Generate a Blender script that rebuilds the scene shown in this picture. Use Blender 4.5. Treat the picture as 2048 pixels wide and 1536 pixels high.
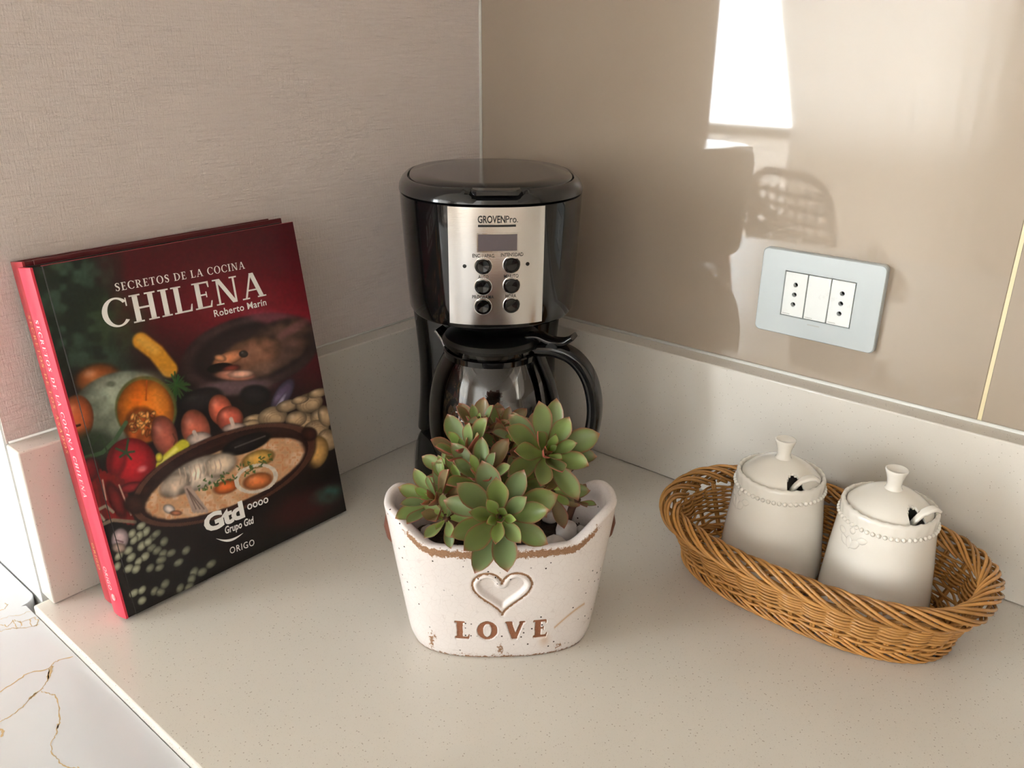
import bpy, bmesh, math, random
import numpy as np
from mathutils import Vector, Matrix, Quaternion, noise

random.seed(7); np.random.seed(7)
for o in list(bpy.data.objects): bpy.data.objects.remove(o)
scene = bpy.context.scene
COL = scene.collection

# ------------------------------------------------------------------ camera
FPX, PITCH, YAW, ROLL = 1679.84, .38699, .7046, .00731          # focal length in pixels of a 2048 px wide frame
CAM = np.array([.69826, -.76176, .46])                            # metres; z = 0 is the worktop, the room corner is the origin
HD = np.array([-math.sin(YAW), math.cos(YAW), 0.]); RT = np.array([math.cos(YAW), math.sin(YAW), 0.])
CF = HD*math.cos(PITCH) + np.array([0, 0, -math.sin(PITCH)])
U0 = np.cross(RT, CF)
CR = RT*math.cos(ROLL) + U0*math.sin(ROLL); CU = -RT*math.sin(ROLL) + U0*math.cos(ROLL)
cam_data = bpy.data.cameras.new('camera'); cam = bpy.data.objects.new('camera', cam_data); COL.objects.link(cam)
cam_data.sensor_fit = 'HORIZONTAL'; cam_data.sensor_width = 36; cam_data.lens = 36*FPX/2048
cam_data.clip_start = .02; cam_data.clip_end = 200
M = Matrix.Identity(4)
for i in range(3):
    M[i][0], M[i][1], M[i][2], M[i][3] = CR[i], CU[i], -CF[i], CAM[i]
cam.matrix_world = M
scene.camera = cam

# ------------------------------------------------------------------ daylight and exposure
vs = scene.view_settings
vs.view_transform = 'Standard'; vs.look = 'None'; vs.gamma = 1; vs.use_curve_mapping = False
vs.exposure = 1.22
world = bpy.data.worlds.new('sky'); scene.world = world; world.use_nodes = True
wn = world.node_tree.nodes; bg = wn['Background']
bg.inputs['Color'].default_value = (.92, .97, 1., 1); bg.inputs['Strength'].default_value = 13.0
WIN = (-3.3, -.12, -.65, 1.4, -3.2)       # window opening x0, x1, z0, z1 and the wall plane y
WIN2 = (.5, 2.4, -.65, 1.4, -3.2)
for wx, wname in ((WIN, 'window_wide_offscreen'), (WIN2, 'window_narrow_offscreen')):      # sampling portals in the two window openings; the light itself is the sky
    ld = bpy.data.lights.new(wname, 'AREA'); ld.shape = 'RECTANGLE'
    ld.size = wx[1]-wx[0]; ld.size_y = wx[3]-wx[2]; ld.cycles.is_portal = True
    lo = bpy.data.objects.new(wname, ld); COL.objects.link(lo)
    lo.location = ((wx[0]+wx[1])/2, wx[4]-.06, (wx[2]+wx[3])/2); lo.rotation_euler = (math.pi/2, 0, 0)

# ------------------------------------------------------------------ helpers
def ray(x, y): return CF*FPX + CR*(x-1024) - CU*(y-768)
def on_z(x, y, z=0.):
    r = ray(x, y); return CAM + r*((z-CAM[2])/r[2])
def at_D(x, y, D):                       # point of a pixel's sight line at horizontal distance D in front of the camera
    r = ray(x, y); return CAM + r*(D/(r@HD))
def at(D, L, z=0.): return np.array([CAM[0], CAM[1], 0]) + HD*D + RT*L + np.array([0, 0, z])
def proj(P):
    q = np.asarray(P) - CAM; z = q@CF
    return 1024 + FPX*(q@CR)/z, 768 - FPX*(q@CU)/z

def lin(c):
    r = []
    for v in c[:3]:
        v = v/255.
        r.append(v/12.92 if v <= .04045 else ((v+.055)/1.055)**2.4)
    return tuple(r)
def lina(a):
    a = np.clip(a/255., 0, 1); return np.where(a <= .04045, a/12.92, ((a+.055)/1.055)**2.4)

MATS = {}
def pm(name, rgb, rough=.5, metal=0., spec=.5, coat=0., trans=0., ior=1.5, coat_rough=.03, aniso=0.):
    m = bpy.data.materials.new(name); m.use_nodes = True
    b = m.node_tree.nodes['Principled BSDF']
    b.inputs['Base Color'].default_value = (*lin(rgb), 1); b.inputs['Roughness'].default_value = rough
    b.inputs['Metallic'].default_value = metal; b.inputs['Specular IOR Level'].default_value = spec
    b.inputs['Coat Weight'].default_value = coat; b.inputs['Coat Roughness'].default_value = coat_rough
    b.inputs['Transmission Weight'].default_value = trans; b.inputs['IOR'].default_value = ior
    b.inputs['Anisotropic'].default_value = aniso
    MATS[name] = m; return m
class NT:
    def __init__(s, m): s.t = m.node_tree; s.n = s.t.nodes; s.b = s.n['Principled BSDF']
    def new(s, typ, **kw):
        n = s.n.new(typ)
        for k, v in kw.items():
            if k.startswith('i_'): n.inputs[k[2:].replace('_', ' ')].default_value = v
            else: setattr(n, k, v)
        return n
    def link(s, a, b): s.t.links.new(a, b)
    def coord(s, kind='Object', scale=(1, 1, 1)):
        tc = s.new('ShaderNodeTexCoord'); mp = s.new('ShaderNodeMapping'); mp.inputs['Scale'].default_value = scale
        s.link(tc.outputs[kind], mp.inputs['Vector']); return mp.outputs['Vector']
    def noise(s, vec, scale, detail=3, rough=.5):
        n = s.new('ShaderNodeTexNoise'); n.inputs['Scale'].default_value = scale; n.inputs['Detail'].default_value = detail
        n.inputs['Roughness'].default_value = rough; s.link(vec, n.inputs['Vector']); return n.outputs['Fac']
    def voro(s, vec, scale, feature='F1'):
        n = s.new('ShaderNodeTexVoronoi', feature=feature); n.inputs['Scale'].default_value = scale; s.link(vec, n.inputs['Vector']); return n
    def ramp(s, fac, stops):
        n = s.new('ShaderNodeValToRGB'); e = n.color_ramp.elements
        while len(e) < len(stops): e.new(.5)
        for q, (p, c) in zip(e, stops):
            q.position = p; q.color = (*c, 1) if len(c) == 3 else c
        s.link(fac, n.inputs['Fac']); return n.outputs['Color']
    def mix(s, fac, a, b):
        n = s.new('ShaderNodeMix', data_type='RGBA')
        for sock, v in ((n.inputs[0], fac), (n.inputs[6], a), (n.inputs[7], b)):
            if isinstance(v, (int, float)): sock.default_value = v
            elif isinstance(v, tuple): sock.default_value = (*v, 1)
            else: s.link(v, sock)
        return n.outputs[2]
    def math(s, op, a, b=0., clamp=False):
        n = s.new('ShaderNodeMath', operation=op, use_clamp=clamp)
        for sock, v in ((n.inputs[0], a), (n.inputs[1], b)):
            if isinstance(v, (int, float)): sock.default_value = v
            else: s.link(v, sock)
        return n.outputs[0]
    def attr(s, name='Col'):
        return s.new('ShaderNodeAttribute', attribute_name=name)
    def base(s, c): s.link(c, s.b.inputs['Base Color'])
    def bump(s, h, strength=.3, dist=.001):
        n = s.new('ShaderNodeBump'); n.inputs['Strength'].default_value = strength; n.inputs['Distance'].default_value = dist
        s.link(h, n.inputs['Height']); s.link(n.outputs['Normal'], s.b.inputs['Normal'])

BW = (0, 0, 0); WW = (1, 1, 1)

def mesh_of(name, V, F, smooth=False, angle=None, cols=None):
    me = bpy.data.meshes.new(name)
    me.from_pydata([tuple(map(float, v)) for v in V], [], [tuple(map(int, f)) for f in F])
    me.validate(verbose=False)
    if smooth or angle is not None:
        me.polygons.foreach_set('use_smooth', [True]*len(me.polygons))
        if angle is not None: me.set_sharp_from_angle(angle=math.radians(angle))
    if cols is not None:
        c = np.ones((len(me.vertices), 4), np.float32); c[:, :3] = cols
        a = me.color_attributes.new('Col', 'FLOAT_COLOR', 'POINT'); a.data.foreach_set('color', c.ravel())
    me.update(); return me
def obj(name, me, mat=None, parent=None, loc=None, kind=None, label=None):
    o = bpy.data.objects.new(name, me); COL.objects.link(o)
    if mat is not None and me is not None and len(me.materials) == 0: me.materials.append(MATS[mat] if isinstance(mat, str) else mat)
    if parent is not None: o.parent = parent
    if loc is not None: o.location = loc
    if kind: o['kind'] = kind
    if label: o['label'] = label
    return o
def tag(o, label, cat, group=None, kind=None):
    o['label'] = label; o['category'] = cat
    if group: o['group'] = group
    if kind: o['kind'] = kind
    return o
def thing(name, label, cat, loc=(0, 0, 0), rz=0., group=None):
    o = bpy.data.objects.new(name, None); COL.objects.link(o); o.empty_display_size = .05
    o.location = loc; o.rotation_euler = (0, 0, rz); return tag(o, label, cat, group)
class MB:
    def __init__(s): s.V = []; s.F = []
    def add(s, V, F):
        n = len(s.V); s.V += [tuple(v) for v in V]; s.F += [tuple(i+n for i in f) for f in F]; return s
    def mesh(s, name, **k): return mesh_of(name, s.V, s.F, **k)
def boxg(x0, x1, y0, y1, z0, z1):
    V = [(x, y, z) for z in (z0, z1) for y in (y0, y1) for x in (x0, x1)]
    return V, [(0, 2, 3, 1), (4, 5, 7, 6), (0, 1, 5, 4), (2, 6, 7, 3), (0, 4, 6, 2), (1, 3, 7, 5)]
def bevel_box(name, x0, x1, y0, y1, z0, z1, r=.002, seg=2):
    bm = bmesh.new(); V, F = boxg(x0, x1, y0, y1, z0, z1)
    vs_ = [bm.verts.new(v) for v in V]
    for f in F: bm.faces.new([vs_[i] for i in f])
    if r > 0: bmesh.ops.bevel(bm, geom=list(bm.edges), offset=r, segments=seg, affect='EDGES', profile=.5)
    bmesh.ops.recalc_face_normals(bm, faces=bm.faces)
    me = bpy.data.meshes.new(name); bm.to_mesh(me); bm.free()
    me.polygons.foreach_set('use_smooth', [max(abs(c) for c in p.normal) < .999 for p in me.polygons]); return me
def lathe(prof, n=64, mod=None):
    V = []; F = []; m = len(prof)
    for i in range(n):
        t = 2*math.pi*i/n
        for j, (r, z) in enumerate(prof):
            if mod: r, z = mod(r, z, t, j)
            V.append((r*math.cos(t), r*math.sin(t), z))
    for i in range(n):
        for j in range(m-1):
            a = i*m+j; b = ((i+1) % n)*m+j; F.append((a, b, b+1, a+1))
    return V, F
def sup(a, b, n, t):
    c, s = math.cos(t), math.sin(t)
    return a*math.copysign(abs(c)**(2/n), c), b*math.copysign(abs(s)**(2/n), s)
def loft(rings, cap0=True, cap1=True):
    V = [v for r in rings for v in r]; k = len(rings[0]); F = []
    for i in range(len(rings)-1):
        for j in range(k):
            a = i*k+j; b = i*k+(j+1) % k; F.append((a, b, b+k, a+k))
    if cap0: F.append(tuple(reversed(range(k))))
    if cap1: F.append(tuple(range((len(rings)-1)*k, len(rings)*k)))
    return V, F
def tube(pts, r, sides=6, closed=False, caps=True):
    P = np.asarray(pts, float); n = len(P)
    rr = np.full(n, r) if np.isscalar(r) else np.asarray(r)
    T = (np.roll(P, -1, 0)-np.roll(P, 1, 0)) if closed else np.gradient(P, axis=0)
    T /= np.linalg.norm(T, axis=1)[:, None]+1e-12
    up = np.array([0, 0, 1.]) if abs(T[0][2]) < .9 else np.array([1., 0, 0])
    A = np.cross(T[0], up); A /= np.linalg.norm(A); V = []; F = []
    for i in range(n):
        A = A - T[i]*(A@T[i]); A /= np.linalg.norm(A)+1e-12; B = np.cross(T[i], A)
        for k in range(sides):
            t = 2*math.pi*k/sides; V.append(P[i]+rr[i]*(A*math.cos(t)+B*math.sin(t)))
    for i in range(n if closed else n-1):
        for k in range(sides):
            a = i*sides+k; b = i*sides+(k+1) % sides
            c = ((i+1) % n)*sides+k; d = ((i+1) % n)*sides+(k+1) % sides; F.append((a, b, d, c))
    if not closed and caps:
        F.append(tuple(reversed(range(sides)))); F.append(tuple(range((n-1)*sides, n*sides)))
    return V, F
def smooth_path(ctrl, n=10):
    P = np.asarray(ctrl, float); out = []
    Q = np.vstack([2*P[0]-P[1], P, 2*P[-1]-P[-2]])
    for i in range(1, len(Q)-2):
        for t in np.linspace(0, 1, n, endpoint=False):
            a, b, c, d = Q[i-1], Q[i], Q[i+1], Q[i+2]
            out.append(.5*((2*b)+(-a+c)*t+(2*a-5*b+4*c-d)*t*t+(-a+3*b-3*c+d)*t**3))
    out.append(P[-1]); return np.array(out)
def sweep(path, section, side):                # section (u along side, v) swept along path; side is a constant vector
    P = np.asarray(path, float); T = np.gradient(P, axis=0); T /= np.linalg.norm(T, axis=1)[:, None]
    S = np.asarray(side, float); rings = []
    for i in range(len(P)):
        N = np.cross(S, T[i]); N /= np.linalg.norm(N)
        rings.append([P[i]+S*u+N*v for u, v in section(i/(len(P)-1))])
    return loft(rings)
def rrect(w, h, r=.35, n=5):
    out = []
    for k, (cx, cy) in enumerate(((1, 1), (-1, 1), (-1, -1), (1, -1))):
        for j in range(n):
            t = math.pi/2*(k + j/(n-1)); q = r*min(w, h)
            out.append((cx*(w/2-q)+q*math.cos(t), cy*(h/2-q)+q*math.sin(t)))
    return out

# --- lettering: built-in sans face, and a serif face drawn here (cap height 1)
def sans(txt, bold=0., spacing=1.):
    cu = bpy.data.curves.new('lettering', 'FONT'); cu.body = txt; cu.size = 1.; cu.offset = bold; cu.space_character = spacing; cu.resolution_u = 3
    o = bpy.data.objects.new('lettering', cu); COL.objects.link(o)
    dg = bpy.context.evaluated_depsgraph_get(); me = bpy.data.meshes.new_from_object(o.evaluated_get(dg))
    V = [(v.co.x, v.co.y) for v in me.vertices]; F = [tuple(p.vertices) for p in me.polygons]
    bpy.data.objects.remove(o); bpy.data.curves.remove(cu); bpy.data.meshes.remove(me)
    A = np.array(V); A[:, 0] -= A[:, 0].min()
    return [(A, F)], A[:, 0].max()
def _rect(x0, y0, x1, y1): return [(x0, y0), (x1, y0), (x1, y1), (x0, y1)]
def _stem_(x, w, s, SF): return [_rect(x, 0, x+w, 1), _rect(x-s, 0, x+w+s, SF), _rect(x-s, 1-SF, x+w+s, 1)]
def _arc(cx, cy, ro, so, ri, si, t0, t1, n=22, dx=0.):
    out = []
    for i in range(n):
        a, b = t0+(t1-t0)*i/n, t0+(t1-t0)*(i+1)/n
        out.append([(cx+ro*math.cos(a), cy+so*math.sin(a)), (cx+ro*math.cos(b), cy+so*math.sin(b)),
                    (cx+dx+ri*math.cos(b), cy+si*math.sin(b)), (cx+dx+ri*math.cos(a), cy+si*math.sin(a))])
    return out
def _diag(x0, y0, x1, y1, w): return [[(x0-w/2, y0), (x0+w/2, y0), (x1+w/2, y1), (x1-w/2, y1)]]
def _ser_(x, y, w, SF): return [_rect(x-w/2, y, x+w/2, y+SF)]
def _stroke(pts, wid):
    P = smooth_path([(a, b, 0) for a, b in pts], 6)[:, :2]; T = np.gradient(P, axis=0); T /= np.linalg.norm(T, axis=1)[:, None]
    N = np.stack([-T[:, 1], T[:, 0]], 1); out = []; n = len(P)
    w = np.interp(np.linspace(0, 1, n), np.linspace(0, 1, len(wid)), wid)/2
    for i in range(n-1):
        out.append([P[i]+N[i]*w[i], P[i]-N[i]*w[i], P[i+1]-N[i+1]*w[i+1], P[i+1]+N[i+1]*w[i+1]])
    return out
PI = math.pi
def glyphs(TK, TN, SF):
  def _stem(x, w=TK, s=.09): return _stem_(x, w, s, SF)
  def _ser(x, y, w=.3): return _ser_(x, y, w, SF)
  return {
 'I': (.36, _stem(.1)), 'H': (.86, _stem(.1)+_stem(.59)+[_rect(.2, .47, .65, .54)]),
 'L': (.66, _stem(.1)+[_rect(.2, 0, .62, SF+.01), [(.54, 0), (.62, 0), (.66, .27), (.62, .27)]]),
 'E': (.66, _stem(.1)+[_rect(.2, 0, .6, SF+.01), [(.53, 0), (.6, 0), (.65, .25), (.61, .25)], _rect(.2, 1-SF-.01, .58, 1), [(.52, 1), (.6, 1), (.6, .77), (.56, .77)],
                       _rect(.2, .48, .47, .54), _rect(.45, .4, .49, .62)]),
 'T': (.76, _stem(.29)+[_rect(.04, 1-SF-.01, .71, 1), _rect(.03, .76, .07, 1), _rect(.68, .76, .72, 1)]),
 'O': (.92, _arc(.46, .5, .44, .52, .44-TK, .535-TN, 0, 2*PI, 44)),
 'C': (.84, _arc(.47, .5, .45, .52, .29, .455, .22*PI, 1.78*PI, 36, .01)+[_rect(.78, .66, .82, .95)]),
 'D': (.88, _stem(.1)+_arc(.3, .5, .54, .5, .37, .44, -PI/2, PI/2, 26)),
 'A': (.92, _diag(.14, 0, .43, 1, TN)+_diag(.76, 0, .46, 1, TK)+[_rect(.22, .3, .66, .36)]+_ser(.14, 0, .28)+_ser(.76, 0, .34)),
 'V': (.92, _diag(.43, 0, .16, 1, TK)+_diag(.45, 0, .76, 1, TN)+_ser(.16, 1-SF, .34)+_ser(.76, 1-SF, .28)),
 'N': (.96, [_rect(.14, 0, .14+TN, 1), _rect(.75, 0, .75+TN, 1)]+_diag(.2, 1, .74, 0, TK)+_ser(.18, 0, .28)+_ser(.14, 1-SF, .24)+_ser(.78, 1-SF, .28)),
 'R': (.84, _stem(.1)+_arc(.3, .74, .36, .26, .2, .2, -PI/2, PI/2, 20)+_diag(.72, 0, .4, .5, TK)+_ser(.74, 0, .2)),
 'S': (.62, _stroke([(.53, .8), (.42, .95), (.24, .95), (.12, .8), (.2, .62), (.4, .47), (.5, .3), (.42, .08), (.24, .04), (.1, .2)], [.05, .07, .1, .15, .19, .19, .15, .1, .07, .05])
             + [_rect(.51, .72, .55, .98), _rect(.07, .02, .11, .28)]),
 ' ': (.34, []), '-': (.3, []),
}
GL = glyphs(.17, .075, .055); GLB = glyphs(.25, .15, .11)
def serif(txt, gap=.06, GL=GL):
    out = []; x = 0.
    for ch in txt:
        w, polys = GL[ch]; V = []; F = []
        for p in polys:
            F.append(tuple(range(len(V), len(V)+len(p)))); V += [(a+x, b) for a, b in p]
        if V: out.append((np.array(V), F))
        x += w+gap
    return out, x-gap
def flat_text(name, glyphs, width, origin, ex, ey, size, mat, parent, total, lift=None, slant=0.):
    """one mesh per line: origin + ex*x + ey*y, scaled so that the line is `total` long and `size` high"""
    V = []; F = []
    ex, ey = np.array(ex), np.array(ey)
    for A, f in glyphs:
        n = len(V)
        for x, y in A: V.append(np.array(origin)+ex*((x+slant*y)/width*total)+ey*(y*size))
        F += [tuple(i+n for i in q) for q in f]
    nz = np.cross(ex, ey)
    me = mesh_of(name, V, F)
    return obj(name, me, mat, parent)

def vnoise(P, scale, octaves=3):
    out = np.empty(len(P))
    for i, p in enumerate(P): out[i] = noise.fractal(Vector((p[0]*scale, p[1]*scale, p[2]*scale)), 1., 2., octaves)
    return out

# ------------------------------------------------------------------ materials
# worktop quartz: cream with small brown and grey specks
def quartz(name, rgb, rough):
    m = pm(name, rgb, rough, spec=.5); t = NT(m); v = t.coord()
    f1 = t.voro(v, 360); f2 = t.voro(v, 760)
    sp = t.math('MULTIPLY', t.ramp(f1.outputs['Distance'], [(0, WW), (.14, WW), (.2, BW)]), t.ramp(f1.outputs['Color'], [(0, BW), (.55, BW), (.6, WW)]))
    sp2 = t.math('MULTIPLY', t.ramp(f2.outputs['Distance'], [(0, WW), (.12, WW), (.22, BW)]), t.ramp(f2.outputs['Color'], [(0, BW), (.45, BW), (.5, WW)]))
    mot = t.noise(v, 900, 2)
    c = t.mix(t.math('MULTIPLY', mot, .25), lin(rgb), lin(tuple(min(255, x+14) for x in rgb)))
    c = t.mix(t.math('MULTIPLY', sp2, .4), c, lin((150, 140, 125))); c = t.mix(t.math('MULTIPLY', sp, .55), c, lin((120, 100, 80)))
    t.base(c)
quartz('quartz', (217, 211, 202), .2)
# woven wallpaper
m = pm('wallpaper', (230, 214, 208), .75, spec=.3); t = NT(m); v = t.coord(scale=(1, 1, 1))
v1 = t.coord(scale=(1, 22, 430)); v2 = t.coord(scale=(1, 620, 60)); n1 = t.noise(v1, 1.2, 2); n2 = t.noise(v2, 1.2, 2); n3 = t.noise(v, 500, 2)
h = t.math('ADD', t.math('ADD', n1, t.math('MULTIPLY', n2, .6)), t.math('MULTIPLY', n3, .5))
t.bump(h, .7, .0016); t.base(t.mix(n1, lin((217, 204, 199)), lin((231, 220, 215))))
# glossy wall tile
m = pm('tile', (170, 153, 138), .035, spec=.85); t = NT(m); v = t.coord(); t.base(t.mix(t.noise(v, 6, 3), lin((164, 149, 134)), lin((172, 158, 143))))
pm('grout_gold', (228, 214, 176), .35); pm('white_bead', (238, 236, 230), .18, spec=.6)
m = pm('plaster', (236, 237, 236), .8); t = NT(m); v = t.coord(); t.bump(t.noise(v, 220, 4), .35, .001)
pm('ceiling_white', (236, 234, 230), .9); pm('room_wall', (226, 217, 208), .9)
m = pm('wood_floor', (150, 118, 88), .4); t = NT(m); v = t.coord(scale=(1, 12, 1)); t.base(t.mix(t.noise(v, 3, 4), lin((128, 98, 72)), lin((168, 134, 102))))
pm('white_frame', (240, 240, 238), .35); pm('cabinet_white', (225, 220, 212), .35)
def cloth(name, through):
    m = bpy.data.materials.new(name); m.use_nodes = True; MATS[name] = m; nt = m.node_tree; nt.nodes.remove(nt.nodes['Principled BSDF'])
    d = nt.nodes.new('ShaderNodeBsdfDiffuse'); tr = nt.nodes.new('ShaderNodeBsdfTranslucent'); mx = nt.nodes.new('ShaderNodeMixShader'); mx.inputs[0].default_value = through
    d.inputs[0].default_value = (*lin((222, 216, 210)), 1); tr.inputs[0].default_value = (*lin((238, 232, 226)), 1)
    nt.links.new(d.outputs[0], mx.inputs[1]); nt.links.new(tr.outputs[0], mx.inputs[2]); nt.links.new(mx.outputs[0], nt.nodes['Material Output'].inputs[0])
cloth('curtain', .55); cloth('dimming_curtain', .36); cloth('diffuser_panel', .8)
# thin glass: clear with a Fresnel sheen
def thin_glass(name, tint, ior_=1.5):
    m = bpy.data.materials.new(name); m.use_nodes = True; MATS[name] = m; nt = m.node_tree; nt.nodes.remove(nt.nodes['Principled BSDF'])
    a = nt.nodes.new('ShaderNodeBsdfTransparent'); a.inputs[0].default_value = (*tint, 1)
    g = nt.nodes.new('ShaderNodeBsdfGlossy'); g.inputs['Roughness'].default_value = .01
    fr = nt.nodes.new('ShaderNodeFresnel'); fr.inputs[0].default_value = ior_
    mx = nt.nodes.new('ShaderNodeMixShader'); nt.links.new(fr.outputs[0], mx.inputs[0]); nt.links.new(a.outputs[0], mx.inputs[1]); nt.links.new(g.outputs[0], mx.inputs[2])
    nt.links.new(mx.outputs[0], nt.nodes['Material Output'].inputs[0])
thin_glass('carafe_glass', (.95, .94, .92), 1.9); thin_glass('window_glass', (.97, .98, .98))
# appliance
pm('gloss_black', (13, 13, 14), .07, spec=.55); pm('satin_black', (14, 14, 14), .3); pm('cap_black', (26, 26, 27), .12, spec=.6)
m = pm('brushed_steel', (228, 227, 226), .2, metal=1., aniso=.6); t = NT(m); v = t.coord(scale=(1, 1, 90)); t.bump(t.noise(v, 40, 3), .05, .0004)
pm('chrome', (215, 214, 212), .12, metal=1.); m = pm('lcd', (92, 84, 88), .12, spec=.7); pm('ink_black', (14, 12, 12), .5); pm('ink_white', (232, 230, 224), .5)
pm('mark_white', (226, 226, 224), .5); pm('coffee_plate', (30, 29, 29), .4)
# silver wall plate
m = pm('silver_plate', (188, 194, 195), .42, metal=.25); t = NT(m); t.bump(t.noise(t.coord(), 2600, 2), .08, .0003)
m = pm('module_white', (228, 230, 228), .4); t = NT(m); v = t.coord(scale=(1, 1, 1)); sm = t.ramp(t.noise(v, 90, 5, .7), [(0, BW), (.58, BW), (.72, WW)]); t.base(t.mix(t.math('MULTIPLY', sm, .25), lin((230, 232, 230)), lin((176, 172, 166))))
pm('slot_dark', (12, 12, 12), .7); pm('plate_side', (120, 124, 122), .4, metal=.5); pm('mark_grey', (176, 176, 172), .5)
# books
m = pm('cover_print', (60, 20, 25), .34, spec=.34, coat=.06, coat_rough=.2); t = NT(m); t.base(t.attr().outputs['Color'])
pm('cover_black', (16, 14, 14), .3); m = pm('spine_red', (234, 60, 84), .35, spec=.4); pm('spine_maroon', (176, 52, 62), .4); pm('cover_maroon', (92, 26, 32), .35); pm('cover_red_edge', (150, 28, 44), .35)
m = pm('pages', (214, 203, 182), .8); t = NT(m); v = t.coord(scale=(1, 1, 3500)); t.bump(t.noise(v, 1, 2), .5, .0006)
pm('cover_white', (252, 250, 246), .5); pm('spine_letter', (255, 214, 212), .5); pm('spine_gold', (220, 160, 110), .5)
# planter and plant
m = pm('glaze', (226, 218, 214), .28, spec=.5); t = NT(m); v = t.coord()
dn = t.new('ShaderNodeTexNoise'); dn.inputs['Scale'].default_value = 60; t.link(v, dn.inputs['Vector'])
vv = t.new('ShaderNodeVectorMath', operation='MULTIPLY_ADD'); t.link(dn.outputs['Color'], vv.inputs[0]); vv.inputs[1].default_value = (.008, .008, .008); t.link(v, vv.inputs[2])
cr = t.voro(vv.outputs[0], 190, 'DISTANCE_TO_EDGE'); crack = t.ramp(cr.outputs['Distance'], [(0, WW), (.012, WW), (.03, BW)])
spk = t.voro(v, 210); dots = t.math('MULTIPLY', t.ramp(spk.outputs['Distance'], [(0, WW), (.13, WW), (.17, BW)]), t.ramp(spk.outputs['Color'], [(0, BW), (.6, BW), (.62, WW)]))
dots = t.math('MULTIPLY', dots, t.ramp(t.noise(v, 26, 2), [(0, BW), (.46, BW), (.52, WW)]))
clay = t.attr('Col'); sep = t.new('ShaderNodeSeparateColor'); t.link(clay.outputs['Color'], sep.inputs[0])
wear = t.math('ADD', sep.outputs[0], t.math('MULTIPLY', t.math('SUBTRACT', t.noise(v, 420, 4, .7), .5), 1.5)); wear = t.math('MULTIPLY', t.ramp(wear, [(0, BW), (.45, BW), (.55, WW)]), t.math('GREATER_THAN', sep.outputs[0], .02))
c = t.mix(t.math('MULTIPLY', crack, .2), t.mix(t.noise(v, 30, 3), lin((231, 224, 220)), lin((222, 212, 208))), lin((176, 158, 152)))
c = t.mix(t.math('MULTIPLY', sep.outputs[1], .75), c, lin((196, 150, 96)))
c = t.mix(dots, c, lin((58, 44, 38))); cl = t.mix(t.noise(v, 700, 4, .7), lin((104, 70, 46)), lin((184, 142, 108))); c = t.mix(wear, c, cl); t.base(c)
rg = t.new('ShaderNodeMapRange'); t.link(wear, rg.inputs['Value']); rg.inputs['To Min'].default_value = .26; rg.inputs['To Max'].default_value = .85; t.link(rg.outputs[0], t.b.inputs['Roughness'])
t.bump(t.math('SUBTRACT', t.math('MULTIPLY', wear, t.noise(v, 900, 3)), t.math('MULTIPLY', dots, .6)), .5, .0008)
m = pm('terracotta', (162, 104, 70), .85); t = NT(m); v = t.coord(); t.base(t.mix(t.noise(v, 900, 3, .7), lin((122, 74, 50)), lin((168, 112, 80)))); t.bump(t.noise(v, 1200, 3), .5, .0006)
pm('dark_terracotta', (104, 58, 38), .7)
m = pm('leaf', (90, 120, 70), .36, spec=.5); t = NT(m); t.base(t.attr().outputs['Color']); t.b.inputs['Subsurface Weight'].default_value = .12; t.b.inputs['Subsurface Radius'].default_value = (.002, .003, .001); t.b.inputs['Subsurface Scale'].default_value = 1.
pm('stem', (96, 66, 48), .8); pm('bud', (128, 158, 92), .45)
m = pm('soil', (44, 36, 30), .95); t = NT(m); v = t.coord(); t.base(t.mix(t.noise(v, 500, 4, .7), lin((20, 16, 14)), lin((82, 68, 56)))); t.bump(t.noise(v, 420, 4, .7), 1., .004)
m = pm('pebble', (212, 204, 198), .7); t = NT(m); v = t.coord(); t.base(t.mix(t.noise(v, 160, 4), lin((196, 186, 180)), lin((226, 220, 214))))
# basket and canisters
m = pm('wicker', (188, 134, 68), .27, spec=.5); t = NT(m); v = t.coord(); col = t.attr(); t.base(t.mix(t.math('MULTIPLY', t.noise(v, 140, 3), .6), col.outputs['Color'], lin((140, 90, 42))))
pm('porcelain', (236, 231, 222), .12, spec=.55, coat=.3)
m = pm('chair_weave', (120, 98, 80), .6)
# marble table
m = pm('marble', (208, 209, 213), .25); t = NT(m); v = t.coord(); t.base(t.mix(t.noise(v, 5, 4), lin((204, 205, 210)), lin((214, 214, 217)))); pm('vein_gold', (196, 166, 118), .4)

# ------------------------------------------------------------------ the room
S_H = .1484; TL = .025; TR = .0266; YE = -.5584
XW0, XW1, YW0, ZF, ZC = -3.6, 2.6, -3.2, -.9, 1.55
def struct(name, geo, mat, **k):
    o = obj(name, mesh_of(name, *geo), mat); o['kind'] = 'structure'; return o
struct('floor', boxg(XW0, XW1, YW0-.2, .2, ZF-.05, ZF), 'wood_floor')
struct('ceiling', boxg(XW0, XW1, YW0-.2, .2, ZC, ZC+.05), 'ceiling_white')
# stub wall on the left: papered face, plastered end
wl = obj('wall_left', None); wl['kind'] = 'structure'
obj('wallpaper', mesh_of('wallpaper', *boxg(-TL-.002, -TL, YE+.0015, TR+.008, S_H, ZC)), 'wallpaper', wl)
obj('wall_body', mesh_of('wall_body', *boxg(-.20, -TL-.002, YE, TR+.008, ZF, ZC)), 'plaster', wl)
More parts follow.
